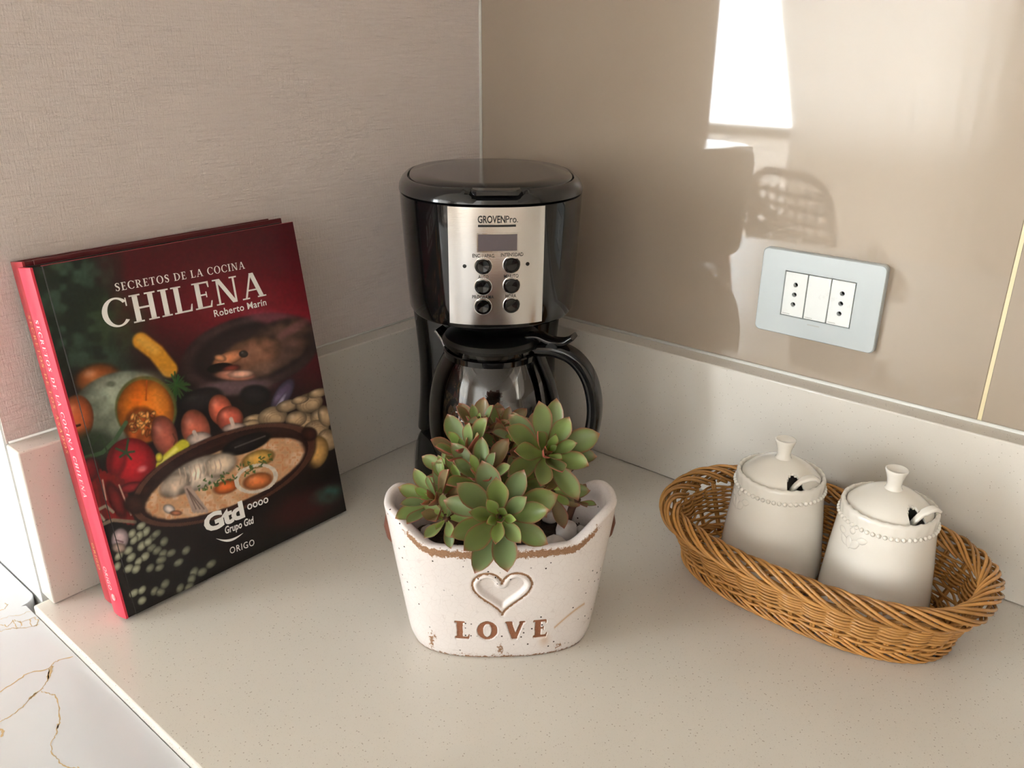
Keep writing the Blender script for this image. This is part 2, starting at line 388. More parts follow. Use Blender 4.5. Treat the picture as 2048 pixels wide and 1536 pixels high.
# right wall: backing, tiles one by one, light joints
wr = obj('wall_right', None); wr['kind'] = 'structure'
obj('backing', mesh_of('backing', *boxg(XW0, XW1, TR+.008, .2, ZF, ZC)), 'grout_gold', wr)
XJ = .5737
tile_me = bevel_box('tile', 0, .5965, 0, .0078, 0, .60, .0007, 2)
for zi, z0 in enumerate((S_H+.002, S_H+.605)):
    for xi, x0 in enumerate((XJ+.0018-.6, XJ+.0018, XJ+.6018, XJ+1.2018)):
        obj('tile', tile_me, 'tile', wr, (x0, TR, z0))
        obj('joint', mesh_of('joint', *boxg(x0+.5966, x0+.5999, TR+.0008, TR+.0079, z0, z0+.602)), 'grout_gold', wr)
struct('wall_side', boxg(XW1, XW1+.1, YW0-.2, .2, ZF, ZC), 'room_wall')
struct('wall_far', boxg(XW0-.1, XW0, YW0-.2, .2, ZF, ZC), 'room_wall')
wb = obj('wall_back', None); wb['kind'] = 'structure'
yw = WIN[4]; b = MB()
for g in (boxg(XW0, WIN[0], yw-.14, yw, ZF, ZC), boxg(WIN[1], WIN2[0], yw-.14, yw, ZF, ZC), boxg(WIN2[1], XW1, yw-.14, yw, ZF, ZC)): b.add(*g)
for x0, x1, z0, z1, _ in (WIN, WIN2): b.add(*boxg(x0, x1, yw-.14, yw, ZF, z0)); b.add(*boxg(x0, x1, yw-.14, yw, z1, ZC))
obj('wall_body', b.mesh('wall_body'), 'room_wall', wb)
for wname, (x0, x1, z0, z1, _), xm in (('window_1', WIN, -1.8), ('window_2', WIN2, 1.45)):
    wi = obj(wname, None); wi['kind'] = 'structure'; b = MB()
    for g in (boxg(x0, x0+.05, yw-.09, yw-.04, z0, z1), boxg(x1-.05, x1, yw-.09, yw-.04, z0, z1), boxg(x0, x1, yw-.09, yw-.04, z0, z0+.05), boxg(x0, x1, yw-.09, yw-.04, z1-.05, z1), boxg(xm, xm+.06, yw-.09, yw-.04, z0, z1), boxg(x0, x1, yw-.09, yw-.04, .035, .085)): b.add(*g)
    obj('window_frame', b.mesh('window_frame'), 'white_frame', wi)
    for a, c in ((x0+.05, xm), (xm+.06, x1-.05)): obj('pane', mesh_of('pane', *boxg(a, c, yw-.068, yw-.064, z0+.05, z1-.05)), 'window_glass', wi)
    obj('added_diffuser', mesh_of('added_diffuser', *boxg(x0+.05, x1-.05, yw-.075, yw-.055, z0+.05, .035)), 'diffuser_panel', wi)  # added translucent panel, tones the sky down to a soft glow behind the chairs
    obj('window_sill', bevel_box('window_sill', x0-.05, x1+.05, yw-.03, yw+.12, z0-.035, z0, .006), 'white_frame', wi)
# beads of white sealant where tile, paper and upstand meet
def strip(name, P, r=.0022): o = obj(name, mesh_of(name, *tube(P, r, 8), smooth=True), 'white_bead'); o['kind'] = 'structure'
strip('trim_1', [(-TL+.001, TR-.0006, S_H+.0006), (XW1-.01, TR-.0006, S_H+.0006)])
strip('trim_2', [(-TL+.0008, TR-.0008, S_H+.001), (-TL+.0008, TR-.0008, ZC-.01)], .002)
strip('trim_3', [(-TL+.0006, YE+.003, S_H+.0006), (-TL+.0006, TR-.002, S_H+.0006)], .0015)

# worktop, upstands, cabinet
wt = obj('worktop', bevel_box('worktop', -.0134, 2.2, -.5704, TR+.006, -.03, 0, .0018), 'quartz'); tag(wt, 'cream speckled quartz worktop under the coffee maker and basket', 'worktop')
u1 = obj('upstand', bevel_box('upstand', -.0248, 0, YE+.0005, -.0002, .0003, S_H, .0015), 'quartz'); tag(u1, 'cream quartz upstand behind the leaning cookbooks, below woven wallpaper', 'upstand')
u2 = obj('upstand', bevel_box('upstand', -.0248, 2.2, .0002, TR-.0004, .0003, S_H, .0015), 'quartz'); tag(u2, 'cream quartz upstand below the glossy tiles, behind the wicker basket', 'upstand')
cb = thing('base_cabinet', 'white base cabinet carrying the cream quartz worktop', 'cabinet', (0, 0, ZF))
obj('carcass', mesh_of('carcass', *boxg(.0, 2.18, -.53, TR, .08, .87)), 'cabinet_white', cb); obj('plinth', mesh_of('plinth', *boxg(.02, 2.16, -.48, 0, 0, .08)), 'cabinet_white', cb)
for k in range(4): obj('door', bevel_box('door', .003+.545*k, .542+.545*k, -.549, -.5305, .085, .865, .002), 'cabinet_white', cb)

# marble-look table pushed against the worktop edge, gold veins
TZ = -.0078
tb = thing('marble_table', 'white marble-look table top with gold veins beside the worktop edge', 'table', (0, -.9, ZF))
c_ = [(-1.0, YE-.0015), (-.046, YE-.0015)] + [(-.046+.014*math.sin(q), YE-.0155+.014*math.cos(q)) for q in np.linspace(.2, PI/2, 8)] + [(-.030, -.5707), (.62, -.5707), (.62, -1.25), (-1.0, -1.25)]
rt_ = [[(x, y+.9, z-ZF) for x, y in reversed(c_)] for z in (TZ-.022, TZ-.0008)] + [[(x*1.0, y+.9-.0006*(1 if y > -.7 else -1), TZ-ZF) for x, y in reversed(c_)]]
ttop = obj('table_top', mesh_of('table_top', *loft(rt_)), 'marble', tb)
for x, y in ((-.9, -1.15), (-.9, -.7), (.52, -1.15), (.52, -.7)): obj('leg', bevel_box('leg', x-.025, x+.025, y+.9-.025, y+.9+.025, 0, TZ-.022-ZF, .003), 'white_frame', tb)
VEINS = [([(0, 1384), (35, 1360), (60, 1345), (98, 1337), (108, 1325), (125, 1318), (158, 1309)], 3.2), ([(98, 1337), (95, 1360), (88, 1373), (82, 1380), (68, 1388), (48, 1410), (30, 1425), (12, 1437), (0, 1444)], 2.4),
         ([(82, 1382), (100, 1388), (112, 1390), (117, 1410), (121, 1436), (116, 1452), (112, 1470), (103, 1485), (104, 1508), (112, 1515), (122, 1528), (140, 1536), (158, 1536)], 2.6),
         ([(105, 1332), (100, 1345), (96, 1358)], 7.), ([(72, 1385), (66, 1392), (60, 1398)], 6.), ([(117, 1448), (113, 1458)], 5.5),
         ([(0, 1240), (20, 1232), (45, 1228), (64, 1222)], 1.6), ([(0, 1250), (14, 1252), (28, 1240), (40, 1244), (55, 1240), (72, 1232), (80, 1236)], 1.8),
         ([(0, 1262), (16, 1258), (30, 1256), (48, 1256), (66, 1252), (90, 1245)], 2.), ([(26, 1240), (30, 1250), (34, 1258), (44, 1252), (40, 1242)], 2.), ([(58, 1238), (62, 1250), (74, 1252), (76, 1240), (68, 1236)], 2.2),
         ([(0, 1222), (8, 1218), (14, 1210), (10, 1206)], 2.), ([(0, 1458), (6, 1462), (2, 1474)], 5.)]
rv = random.Random(5)
for k in range(9):
    a, b_ = -900+rv.uniform(-900, 300), 1300+rv.uniform(0, 900); pts_ = [(a, b_)]
    for q in range(9): a += rv.uniform(20, 110); b_ += rv.uniform(-60, 70); pts_.append((a, b_))
    if pts_[-1][0] < -15 and max(p[1] for p in pts_) < 2300 and all(on_z(*p, TZ)[1] < YE-.02 for p in pts_): VEINS.append((pts_, rv.uniform(2, 4)))
for k in range(6):
    x_, y_ = -.25+.13*k, -.86-.06*(k % 3); VEINS.append(([proj((x_+.03*q, y_-.03*q+rv.uniform(-.015, .015), TZ)) for q in range(8)], 3.))
for pts, w in VEINS:
    P = []
    for (a, b_), (c, d_) in zip(pts[:-1], pts[1:]):
        for q in np.linspace(0, 1, 5, endpoint=False): P.append((a+(c-a)*q+random.gauss(0, .9), b_+(d_-b_)*q+random.gauss(0, .9)))
    P.append(pts[-1]); V = []; F = []
    G = np.array([on_z(a, b_, TZ+.00012) for a, b_ in P]); G = G[~((G[:, 0] > -.032) & (G[:, 1] > -.5716))]
    if len(G) < 3: continue
    T = np.gradient(G, axis=0); T /= np.linalg.norm(T, axis=1)[:, None]+1e-9
    for i, p in enumerate(G):
        wd = .00016*w*(.5+random.random()); n_ = np.array([-T[i][1], T[i][0], 0])*wd; V += [p+n_-np.array([0, -.9, ZF]), p-n_-np.array([0, -.9, ZF])]
    F = [(2*i, 2*i+1, 2*i+3, 2*i+2) for i in range(len(G)-1)]
    obj('vein', mesh_of('vein', V, F), 'vein_gold', ttop)
# ------------------------------------------------------------------ furniture further back in the room (seen in the glossy tiles, except the added curtain)
def curtain(xa, xb, flare):
    V = []; F = []; n = int(125*(xb-xa))
    for i in range(n+1):
        x = xa+(xb-xa)*i/n; y = WIN[4]+.17+.012*math.sin(i*.62)+.004*math.sin(i*1.7)
        for z in (-.86, .1, .4, .75, 1.5): V.append((x+flare*min(.65, max(0, .75-z))*(1-i/n), y, z))
    for i in range(n):
        for j in range(4): a = i*5+j; F.append((a, a+5, a+6, a+1))
    return mesh_of('curtain', V, F, smooth=True)
tag(obj('curtain', curtain(-1.07, -.05, .24), 'curtain'), 'pale curtain drawn partly across the wide room window', 'curtain')
tag(obj('curtain', curtain(.45, 2.45, 0.), 'dimming_curtain'), 'unseen pale curtain added across the narrower room window to dim it', 'curtain')  # unseen curtain added to weaken the daylight from this window
def chair(x, y, rz, label):
    t = thing('woven_chair', label, 'chair', (x, y, ZF), rz)
    obj('seat', bevel_box('seat', -.23, .23, -.23, .23, .42, .46, .012), 'chair_weave', t)
    for sx in (-1, 1):
        for sy in (-1, 1): obj('leg', mesh_of('leg', *tube([(sx*.2, sy*.2, .425), (sx*.215, sy*.215, 0)], .015, 8), smooth=True), 'chair_weave', t)
    fr = [(-.2, .24, .44), (-.22, .27, .7), (-.17, .3, .9), (0, .31, .93), (.17, .3, .9), (.22, .27, .7), (.2, .24, .44)]
    obj('back_frame', mesh_of('back_frame', *tube(smooth_path(fr, 8), .017, 8), smooth=True), 'chair_weave', t)
    for k in range(9):
        z = .5+.045*k; w = .205 if z < .75 else .205-.25*(z-.75)
        obj('slat', mesh_of('slat', *tube([(-w, .255+.06*(z-.45), z), (0, .275+.07*(z-.45), z), (w, .255+.06*(z-.45), z)], .012, 6), smooth=True), 'chair_weave', t)
    for k in range(7):
        x_ = -.16+.053*k
        obj('stave', mesh_of('stave', *tube([(x_, .26, .47), (x_, .29, .7), (x_*.95, .305, .89)], .008, 6), smooth=True), 'chair_weave', t)
chair(-.40, -2.42, .45, 'taupe woven chair standing nearer the window, mirrored in the tiles')
chair(-.42, -1.82, .15, 'taupe woven chair standing nearer the kitchen corner, mirrored in the tiles')

# ------------------------------------------------------------------ wall outlet
P0, P1 = .3579, .4767; Z0, Z1 = .1914, .2754
so = thing('wall_outlet', 'silver wall outlet plate with two three-hole sockets on the tiles', 'outlet', ((P0+P1)/2, TR, (Z0+Z1)/2))
hw, hh = (P1-P0)/2, (Z1-Z0)/2
iw, ih = .0342, .0222
def plate():
    rings = []
    for (w, h, y, r) in ((hw, hh, -.0004, .12), (hw, hh, -.0062, .12), (hw-.0008, hh-.0008, -.0074, .12), (iw+.0006, ih+.0006, -.0074, .03), (iw, ih, -.0068, .03), (iw, ih, -.0002, .03)):
        rings.append([(a, y, b_) for a, b_ in rrect(2*w, 2*h, r*.5, 6)])
    return mesh_of('plate', *loft(rings, False, False), angle=30)
def drilled(xa, xb, za, zb, holes, r, n=16):
    b = MB(); xc = (xa+xb)/2; cuts = [za]+[(a+c)/2 for a, c in zip(holes[:-1], holes[1:])]+[zb]
    for h, (lo_, hi_) in zip(holes, zip(cuts[:-1], cuts[1:])):
        O = []; I = []
        for q in range(n):
            t_ = 2*PI*(q+.5)/n; dx, dz = math.cos(t_), math.sin(t_); I.append((xc+r*dx, h+r*dz))
            kx = ((xb-xc) if dx > 0 else (xc-xa))/abs(dx); kz = ((hi_-h) if dz > 0 else (h-lo_))/abs(dz); m_ = min(kx, kz); O.append((xc+dx*m_, h+dz*m_))
        for c_, (px_, pz_) in zip(((1, 1), (-1, 1), (-1, -1), (1, -1)), ((xb, hi_), (xa, hi_), (xa, lo_), (xb, lo_))):      # corners of the cell stay square
            best = min(range(n), key=lambda q: (O[q][0]-px_)**2+(O[q][1]-pz_)**2); O[best] = (px_, pz_)
        V = [(x, -.0074, z) for x, z in O]+[(x, -.0074, z) for x, z in I]+[(x, -.0022, z) for x, z in I]
        b.add(V, [(q, (q+1) % n, n+(q+1) % n, n+q) for q in range(n)]+[(n+q, n+(q+1) % n, 2*n+(q+1) % n, 2*n+q) for q in range(n)])
    V, F = boxg(xa, xb, -.0074, -.0022, za, zb); b.add(V, [f for f in F if not (all(V[i][1] < -.007 for i in f) or all(V[i][1] > -.003 for i in f))])
    return b.mesh('socket_module')
obj('plate', plate(), 'silver_plate', so)
obj('plate_back', mesh_of('plate_back', *boxg(-iw, iw, -.0022, -.0002, -ih, ih)), 'slot_dark', so)
for k in range(3):
    xa = -iw+.0007+k*(2*iw-.0002)/3; xb = xa+(2*iw-.0002)/3-.0012
    if k == 1: mo = obj('blank_module', bevel_box('module', xa, xb, -.0074, -.0022, -ih+.0007, ih-.0007, .0004), 'module_white', so)
    else: mo = obj('socket_module', drilled(xa, xb, -ih+.0007, ih-.0007, (-.0098, 0., .0098), .0023), 'module_white', so)
    obj('maker_mark', mesh_of('maker_mark', *boxg(xa+.0012, xa+.0085, -.00746, -.0074, -ih+.0020, -ih+.0026)), 'mark_grey', mo)
obj('maker_mark', mesh_of('maker_mark', *boxg(-.006, .006, -.00746, -.0074, -ih-.0052, -ih-.0040)), 'mark_grey', so)

# ------------------------------------------------------------------ cookbooks
def frame_matrix(o, u, w, m):
    A = Matrix.Identity(4)
    for i in range(3): A[i][0], A[i][1], A[i][2], A[i][3] = u[i], w[i], m[i], o[i]
    return A
def book_axes(th, ph):
    u = np.array([-math.sin(ph), math.cos(ph), 0]); n = np.array([math.cos(ph), math.sin(ph), 0])
    return u, -n*math.sin(th)+np.array([0, 0, 1])*math.cos(th), n*math.cos(th)+np.array([0, 0, 1])*math.sin(th)
BW_, BH, BT, BT2 = .2369, .3003, .0240, .0245
LEAN = .16; u, w, mm = book_axes(LEAN, 0.); bo = np.array([.0718, -.5280, BT*math.sin(LEAN)])
def make_book(name, label, o, u, w, m, T, cov, spn):
    t = thing(name, label, 'book', group=None); t.matrix_world = frame_matrix(o, u, w, m)
    fc = obj('front_cover', bevel_box('front_cover', .0085, BW_, 0, BH, -.003, 0, .0006), cov, t)
    obj('joint', bevel_box('joint', .0006, .0092, .0002, BH-.0002, -.0028, -.0006, .0006), cov, t)
    obj('back_cover', bevel_box('back_cover', .0006, BW_, 0, BH, -T, -T+.003, .0006), cov, t)
    rings = []
    for y in (0, BH):
        R = []
        for q in np.linspace(0, 1, 9): R.append((-.0012*math.sin(PI*q)+.0002, y, -T+T*q))
        for q in np.linspace(1, 0, 9): R.append((.0022, y, -T+.0004+(T-.0008)*q))
        rings.append(R)
    sp = obj('spine', mesh_of('spine', *loft(rings), angle=40), spn, t)
    obj('pages', bevel_box('pages', .003, BW_-.004, .004, BH-.004, -T+.0032, -.0032, .0004), 'pages', t)
    return t, fc, sp
bk, fc, sp = make_book('cookbook', 'red cookbook with a food photograph cover, leaning in front of its companion', bo, u, w, mm, BT, 'cover_black', 'spine_red')
u2_, w2_, m2_ = u, w, mm; bo2 = np.array([.0237+BT2*math.cos(LEAN), -.5245, BT2*math.sin(LEAN)])
bk2, fc2, sp2 = make_book('cookbook', 'maroon cookbook half hidden between the wall and the front cookbook', bo2, u2_, w2_, m2_, BT2, 'cover_maroon', 'spine_maroon')
obj('edge_band', bevel_box('edge_band', .009, BW_-.0, BH-.0006, BH+.0002, -.0032, -.0002, .0002), 'cover_red_edge', bk)
def px2uv(x, y):                              # pixel -> cover plane (metres from the lower spine corner)
    r = ray(x, y); tt = ((bo-CAM)@mm)/(r@mm); P = CAM+r*tt-bo; return P@u, P@w

# printed cover picture: colours per vertex on a fine grid
NX, NY = 380, 460
gu = np.linspace(.0012, BW_-.0003, NX); gv = np.linspace(.0003, BH-.0003, NY)
GU, GV = np.meshgrid(gu, gv)
Pw = bo+GU[..., None]*u+GV[..., None]*w
QX = ((Pw-CAM)@CR)/((Pw-CAM)@CF)*FPX+1024; QY = 768-((Pw-CAM)@CU)/((Pw-CAM)@CF)*FPX
rs = np.random.RandomState(3)
def lat_noise(scale, seed):
    r = np.random.RandomState(seed); g = r.rand(80, 80)
    a, b_ = QX/scale % 79, QY/scale % 79; i, j = a.astype(int), b_.astype(int); fa, fb = a-i, b_-j
    fa = fa*fa*(3-2*fa); fb = fb*fb*(3-2*fb)
    return (g[i, j]*(1-fa)+g[i+1, j]*fa)*(1-fb)+(g[i, j+1]*(1-fa)+g[i+1, j+1]*fa)*fb
N1 = lat_noise(40, 1); N2 = lat_noise(14, 2); N3 = lat_noise(5, 3)
img = np.zeros((NY, NX, 3))
def sst(a, b_, x): q = np.clip((x-a)/(b_-a), 0, 1); return q*q*(3-2*q)
def blend(mask, rgb):
    global img
    rgb = np.asarray(rgb, float); img = img*(1-mask[..., None])+rgb*mask[..., None]
def ell(cx, cy, rx, ry, rot=0., soft=.08):
    c, s = math.cos(math.radians(rot)), math.sin(math.radians(rot)); X, Y = QX-cx, QY-cy
    a, b_ = (X*c+Y*s)/rx, (-X*s+Y*c)/ry; d = np.sqrt(a*a+b_*b_); return 1-sst(1-soft, 1+soft, d), a, b_, d
def ball(cx, cy, rx, ry, rgb, rot=0., soft=.08, hl=.0, tex=0., lx=-.3, ly=-.4):
    m, a, b_, d = ell(cx, cy, rx, ry, rot, soft); body = np.asarray(rgb, float)
    # printed highlights and dark rims that belong to the picture on the cover
    sh = np.clip(1.12-.62*np.clip(d, 0, 1)**2, .3, 1.2)+tex*(N2-.5)
    colr = body*sh[..., None]
    if hl: colr = colr+255*hl*np.exp(-(((a-lx)/.28)**2+((b_-ly)/.28)**2))[..., None]
    blend(m, colr); return m
def line(pts, wd, rgb, soft=1.2):
    m = np.zeros_like(QX)
    for (a, b_), (c, d_) in zip(pts[:-1], pts[1:]):
        L2 = (c-a)**2+(d_-b_)**2; q = np.clip(((QX-a)*(c-a)+(QY-b_)*(d_-b_))/L2, 0, 1)
        dist = np.hypot(QX-a-q*(c-a), QY-b_-q*(d_-b_)); m = np.maximum(m, 1-sst(wd-soft, wd+soft, dist))
    blend(m, rgb); return m
img[:] = (24, 19, 19)
redf = 1-sst(640, 820, QY+.25*(430-QX)); blend(redf, (74, 16, 24))
g_ = np.exp(-(((QX-500)/170)**2+((QY-610)/80)**2)); blend(.85*g_*redf, (134, 20, 36))
gr = 1-sst(-30, 40, QX-(205+.3*(QY-500))+70*(N1-.5)); gr = gr*(1-sst(690, 790, QY)); blend(gr, (30, 40, 34)); blend(gr*sst(.45, .8, N1*.6+N2*.4), (58, 78, 64))
gl2 = ell(235, 640, 60, 55, 0, .5)[0]; blend(gl2*.8*(.4+.6*N2), (52, 66, 42))
blend(ell(560, 660, 130, 40, -12, .5)[0]*.5, (150, 30, 48))
# corn, herbs, onions, pumpkin
line([(282, 682), (312, 705), (338, 738)], 17, (214, 146, 46), 4); blend(line([(282, 680), (310, 700)], 9, (226, 160, 60), 6)*.3, (240, 190, 90))
for k in range(60): a_ = rs.rand()*6.28; line([(352, 770), (352+38*math.cos(a_)*rs.rand(), 772+34*math.sin(a_)*rs.rand())], 1.6, (38+20*rs.rand(), 70+25*rs.rand(), 42), 1.2)
ball(195, 757, 46, 30, (150, 78, 36), -10, .2, .25)
ball(236, 818, 104, 72, (150, 158, 138), -20, .05, .0, .4); blend(ell(255, 770, 70, 24, -8, .6)[0]*.5, (190, 198, 178)); blend(ell(200, 850, 40, 50, 10, .6)[0]*.5, (84, 90, 76)); blend(ell(222, 768, 9, 6, 0, .5)[0]*.7, (80, 84, 70))
ball(292, 818, 62, 66, (168, 170, 96), -8, .04); ball(291, 821, 57, 62, (246, 132, 40), -8, .04, .0, .12); blend(ell(275, 790, 14, 28, 10, .8)[0]*.5, (226, 100, 24)); blend(ell(318, 800, 14, 34, -14, .8)[0]*.5, (255, 160, 66))
line([(293, 762), (292, 800)], 1.5, (190, 84, 26))
ball(282, 852, 34, 38, (176, 84, 34), 10, .2, 0, .6)
for k in range(40): ball(262+44*rs.rand(), 826+40*rs.rand(), 6+3*rs.rand(), 3.6, (232, 158, 84) if k % 3 else (150, 74, 34), rs.rand()*180, .3, .1)
ball(152, 838, 35, 48, (196, 96, 54), 5, .06, .12); line([(150, 852), (142, 846)], 3, (70, 36, 26)); line([(150, 853), (160, 850)], 2.5, (70, 36, 26)); line([(150, 852), (152, 862)], 2, (70, 36, 26))
blend(ell(190, 890, 45, 30, 0, .4)[0]*.8, (36, 48, 34))
# plate and fish
ball(500, 706, 142, 74, (94, 66, 68), -14, .05, 0, .2); ball(505, 704, 122, 58, (48, 32, 34), -14, .12)
blend(ell(470, 775, 70, 16, -4, .4)[0]*.7, (118, 92, 98)); blend(ell(560, 640, 70, 14, 12, .5)[0]*.6, (150, 66, 84))
ball(552, 692, 84, 46, (92, 64, 56), -28, .12, 0, .45); blend(ell(590, 655, 34, 9, -30, .5)[0]*.5, (150, 92, 92)); ball(502, 712, 64, 36, (140, 94, 72), -22, .14, 0, .4); blend(ell(528, 738, 26, 14, -20, .6)[0]*.45, (176, 132, 108))
ball(458, 716, 36, 13, (206, 132, 92), -22, .12, .1); ball(440, 736, 26, 10, (18, 10, 10), -8, .12); ball(462, 737, 18, 7, (120, 48, 40), -10, .3); ball(470, 751, 42, 11, (206, 132, 108), 2, .2, .12); ball(482, 748, 26, 8, (232, 176, 152), -4, .3)
ball(487, 708, 9, 7, (52, 44, 40), 0, .2, .2); ball(440, 716, 12, 7, (206, 140, 100), 10, .3)
# mussels, shallots, clams, garlic
ball(400, 800, 46, 22, (38, 34, 36), -18, .15, .06); ball(565, 790, 38, 16, (88, 74, 104), -58, .15, .12); ball(560, 806, 26, 5, (150, 140, 170), -58, .4); ball(510, 790, 30, 20, (30, 26, 30), 0, .2)
for a in ((329, 872, 26, 42, (180, 92, 74)), (391, 858, 29, 40, (194, 100, 78)), (441, 820, 24, 32, (208, 100, 74)), (460, 838, 27, 26, (198, 92, 72))): ball(*a, rot=-15, soft=.06, hl=.16, tex=.2)
line([(346, 868), (352, 880), (348, 890)], 1.6, (96, 50, 40))
for k in range(2):
    for a in ((505, 838, 20, 9), (500, 850, 22, 10), (545, 834, 30, 21), (575, 812, 24, 12), (618, 806, 28, 20), (636, 786, 22, 9), (600, 800, 18, 8), (606, 846, 26, 22), (592, 838, 22, 16), (640, 834, 20, 17), (632, 858, 26, 18), (655, 880, 20, 22), (650, 832, 14, 22)):
        if k == 0: ball(*a, (178, 150, 116), rot=-14, soft=.06, hl=.12, tex=.25)
for cx, cy in ((545, 834), (606, 846), (618, 806), (632, 858)):
    for q in (.45, .65, .85): blend((np.abs(ell(cx+6, cy+4, 28, 21, -14)[3]-q) < .035)*ell(cx, cy, 27, 19, -14)[0]*.3, (120, 92, 66))
ball(632, 905, 24, 34, (206, 158, 92), 18, .08, .1)
ball(398, 878, 26, 14, (206, 186, 176), -8, .15); line([(388, 864), (394, 876)], 4, (210, 192, 182)); ball(468, 856, 24, 10, (200, 176, 164), -8, .2); line([(462, 838), (468, 856)], 4, (214, 190, 178))
# tomato, pepper, shellfish
line([(300, 962), (330, 925), (366, 892)], 13, (206, 196, 54), 3); line([(322, 928), (352, 898)], 4, (236, 230, 120), 4); ball(318, 915, 8, 10, (210, 196, 60), 0, .2)
ball(262, 926, 50, 50, (190, 28, 40), 0, .04, .0); blend(ell(284, 938, 9, 6, -20, .6)[0]*.8, (240, 140, 140)); ball(236, 920, 16, 34, (150, 20, 32), 12, .4)
for q in ((252, 905, 232, 897), (252, 905, 268, 903), (252, 905, 256, 880), (252, 905, 262, 918), (252, 905, 240, 914)): line([q[:2], q[2:]], 2.2, (48, 76, 48))
line([(165, 918), (205, 905), (230, 880), (252, 845)], 4, (66, 92, 62)); line([(180, 895), (200, 870), (215, 905)], 1.6, (44, 60, 40))
for q in range(9): x_ = 172+9*q; line([(x_, 930+4*q), (x_+14, 975+5*q), (x_+22, 1030+2*q)], 4+2*rs.rand(), (96+40*rs.rand(), 24, 26), 2)
ball(178, 940, 20, 26, (112, 22, 30), 20, .2, .06); ball(262, 975, 26, 10, (140, 30, 38), -14, .2); ball(232, 1000, 14, 40, (104, 24, 26), -24, .2)
for q in ((190, 1005, 200, 1040), (238, 970, 262, 1030), (205, 960, 212, 1000)): line([q[:2], q[2:]], 1.4, (206, 168, 150))
line([(196, 1020), (212, 1012), (226, 1024)], 3, (150, 136, 118)); line([(204, 1050), (226, 1040), (270, 1044)], 3.5, (132, 116, 98)); line([(200, 1030), (208, 1040)], 3, (170, 156, 140))
# the bowl of soup
blend(ell(455, 1010, 190, 92, -20, .08)[0]*sst(925, 985, QY+.34*(QX-450)), (26, 17, 16))
BA = -22.
ball(446, 950, 198, 80, (72, 40, 34), BA, .03, 0, .3); blend((np.abs(ell(446, 950, 198, 80, BA)[3]-.95) < .035)*.6, (116, 74, 62))
ball(270, 1008, 22, 20, (58, 32, 28), 0, .2); ball(618, 868, 16, 14, (64, 36, 30), 0, .2)
blend(ell(449, 952, 176, 62, BA, .03)[0], (46, 26, 22))
soup = ell(450, 957, 168, 55, BA, .04)[0]; blend(soup, (216, 166, 124)); blend(soup*sst(.45, .8, N2), (232, 194, 158)); blend(soup*sst(.62, .85, N3)*.6, (196, 128, 84))
ball(492, 888, 52, 17, (26, 22, 24), -20, .12, .06); line([(470, 895), (530, 872)], 1.5, (92, 84, 84))
ball(395, 948, 72, 30, (232, 214, 196), -24, .1, 0, .25); ball(350, 970, 34, 22, (214, 192, 172), -30, .2, 0, .3); ball(440, 930, 36, 22, (230, 208, 184), -24, .2)
for k in range(9): x_ = 358+10*k; line([(x_, 938-2.5*k), (x_+4, 955-3*k), (x_+2, 968-3*k)], 1.3, (200, 176, 156))
ball(516, 918, 34, 17, (222, 172, 84), -18, .15, .1); ball(452, 974, 26, 13, (226, 112, 52), -16, .2, .05)
blend((np.abs(ell(512, 957, 40, 26, -14)[3]-1) < .11)*1., (228, 216, 200)); ball(515, 962, 30, 16, (228, 128, 70), -14, .15, .12)
for q in (388, 396, 404, 412): line([(372+.3*(q-388), 976), (q, 1022)], 4.2, (182, 158, 144), 2)
for q in (386, 394, 402): line([(374, 978), (q+6, 1018)], 1., (110, 88, 80))
ball(338, 1018, 12, 9, (228, 214, 206), 20, .2); ball(352, 1026, 12, 5, (176, 110, 78), 0, .3)
for k in range(70):
    x_, y_ = 450+150*(rs.rand()-.35), 0; y_ = 950-.4*(x_-450)+26*(rs.rand()-.4); a_ = rs.rand()*3
    line([(x_, y_), (x_+5*math.cos(a_), y_+4*math.sin(a_))], 1.3, (62+30*rs.rand(), 92+20*rs.rand(), 52), .8)
blend(ell(610, 1012, 72, 30, -24, .5)[0]*.8, (62, 24, 26)); blend(ell(655, 990, 30, 16, -20, .6)[0]*(.3+.7*N2), (54, 92, 82))
# beans
BEANS = [(238, 1112), (256, 1101), (283, 1092), (303, 1096), (262, 1115), (290, 1113), (277, 1123), (314, 1101), (326, 1107), (342, 1106), (322, 1120), (235, 1133), (257, 1137), (272, 1138), (300, 1136), (319, 1135), (357, 1125), (328, 1083), (305, 1075), (292, 1063), (278, 1072), (268, 1080), (422, 1128), (388, 1144), (404, 1144), (383, 1158), (378, 1174), (360, 1176), (268, 1186), (284, 1180), (309, 1182), (321, 1184), (330, 1168), (284, 1201), (372, 1101), (282, 1052), (264, 1067), (296, 1084), (312, 1068)]
for k, (x_, y_) in enumerate(BEANS):
    c_b = np.array((150, 150, 128))*(1.05 if x_ < 300 else .78)
    ball(x_, y_, 10.5+2*rs.rand(), 6.5+1.5*rs.rand(), c_b, -30-30*rs.rand(), .14, .08)
ball(240, 1078, 17, 22, (196, 172, 176), 10, .12, .1); line([(232, 1080), (246, 1084)], 1.4, (120, 90, 96)); ball(238, 1096, 14, 10, (176, 150, 138), 0, .3)
img *= (.94+.12*N3)[..., None]
cols = lina(np.clip(img, 0, 255).reshape(-1, 3))
V = np.stack([GU.ravel(), GV.ravel(), np.where(GU.ravel() > .0090, .00012, -.00045)], 1)
idx = np.arange(NX*NY).reshape(NY, NX)
F = np.stack([idx[:-1, :-1].ravel(), idx[:-1, 1:].ravel(), idx[1:, 1:].ravel(), idx[1:, :-1].ravel()], 1)
obj('cover_picture', mesh_of('cover_picture', V, F, cols=cols), 'cover_print', fc, label='printed food photograph')
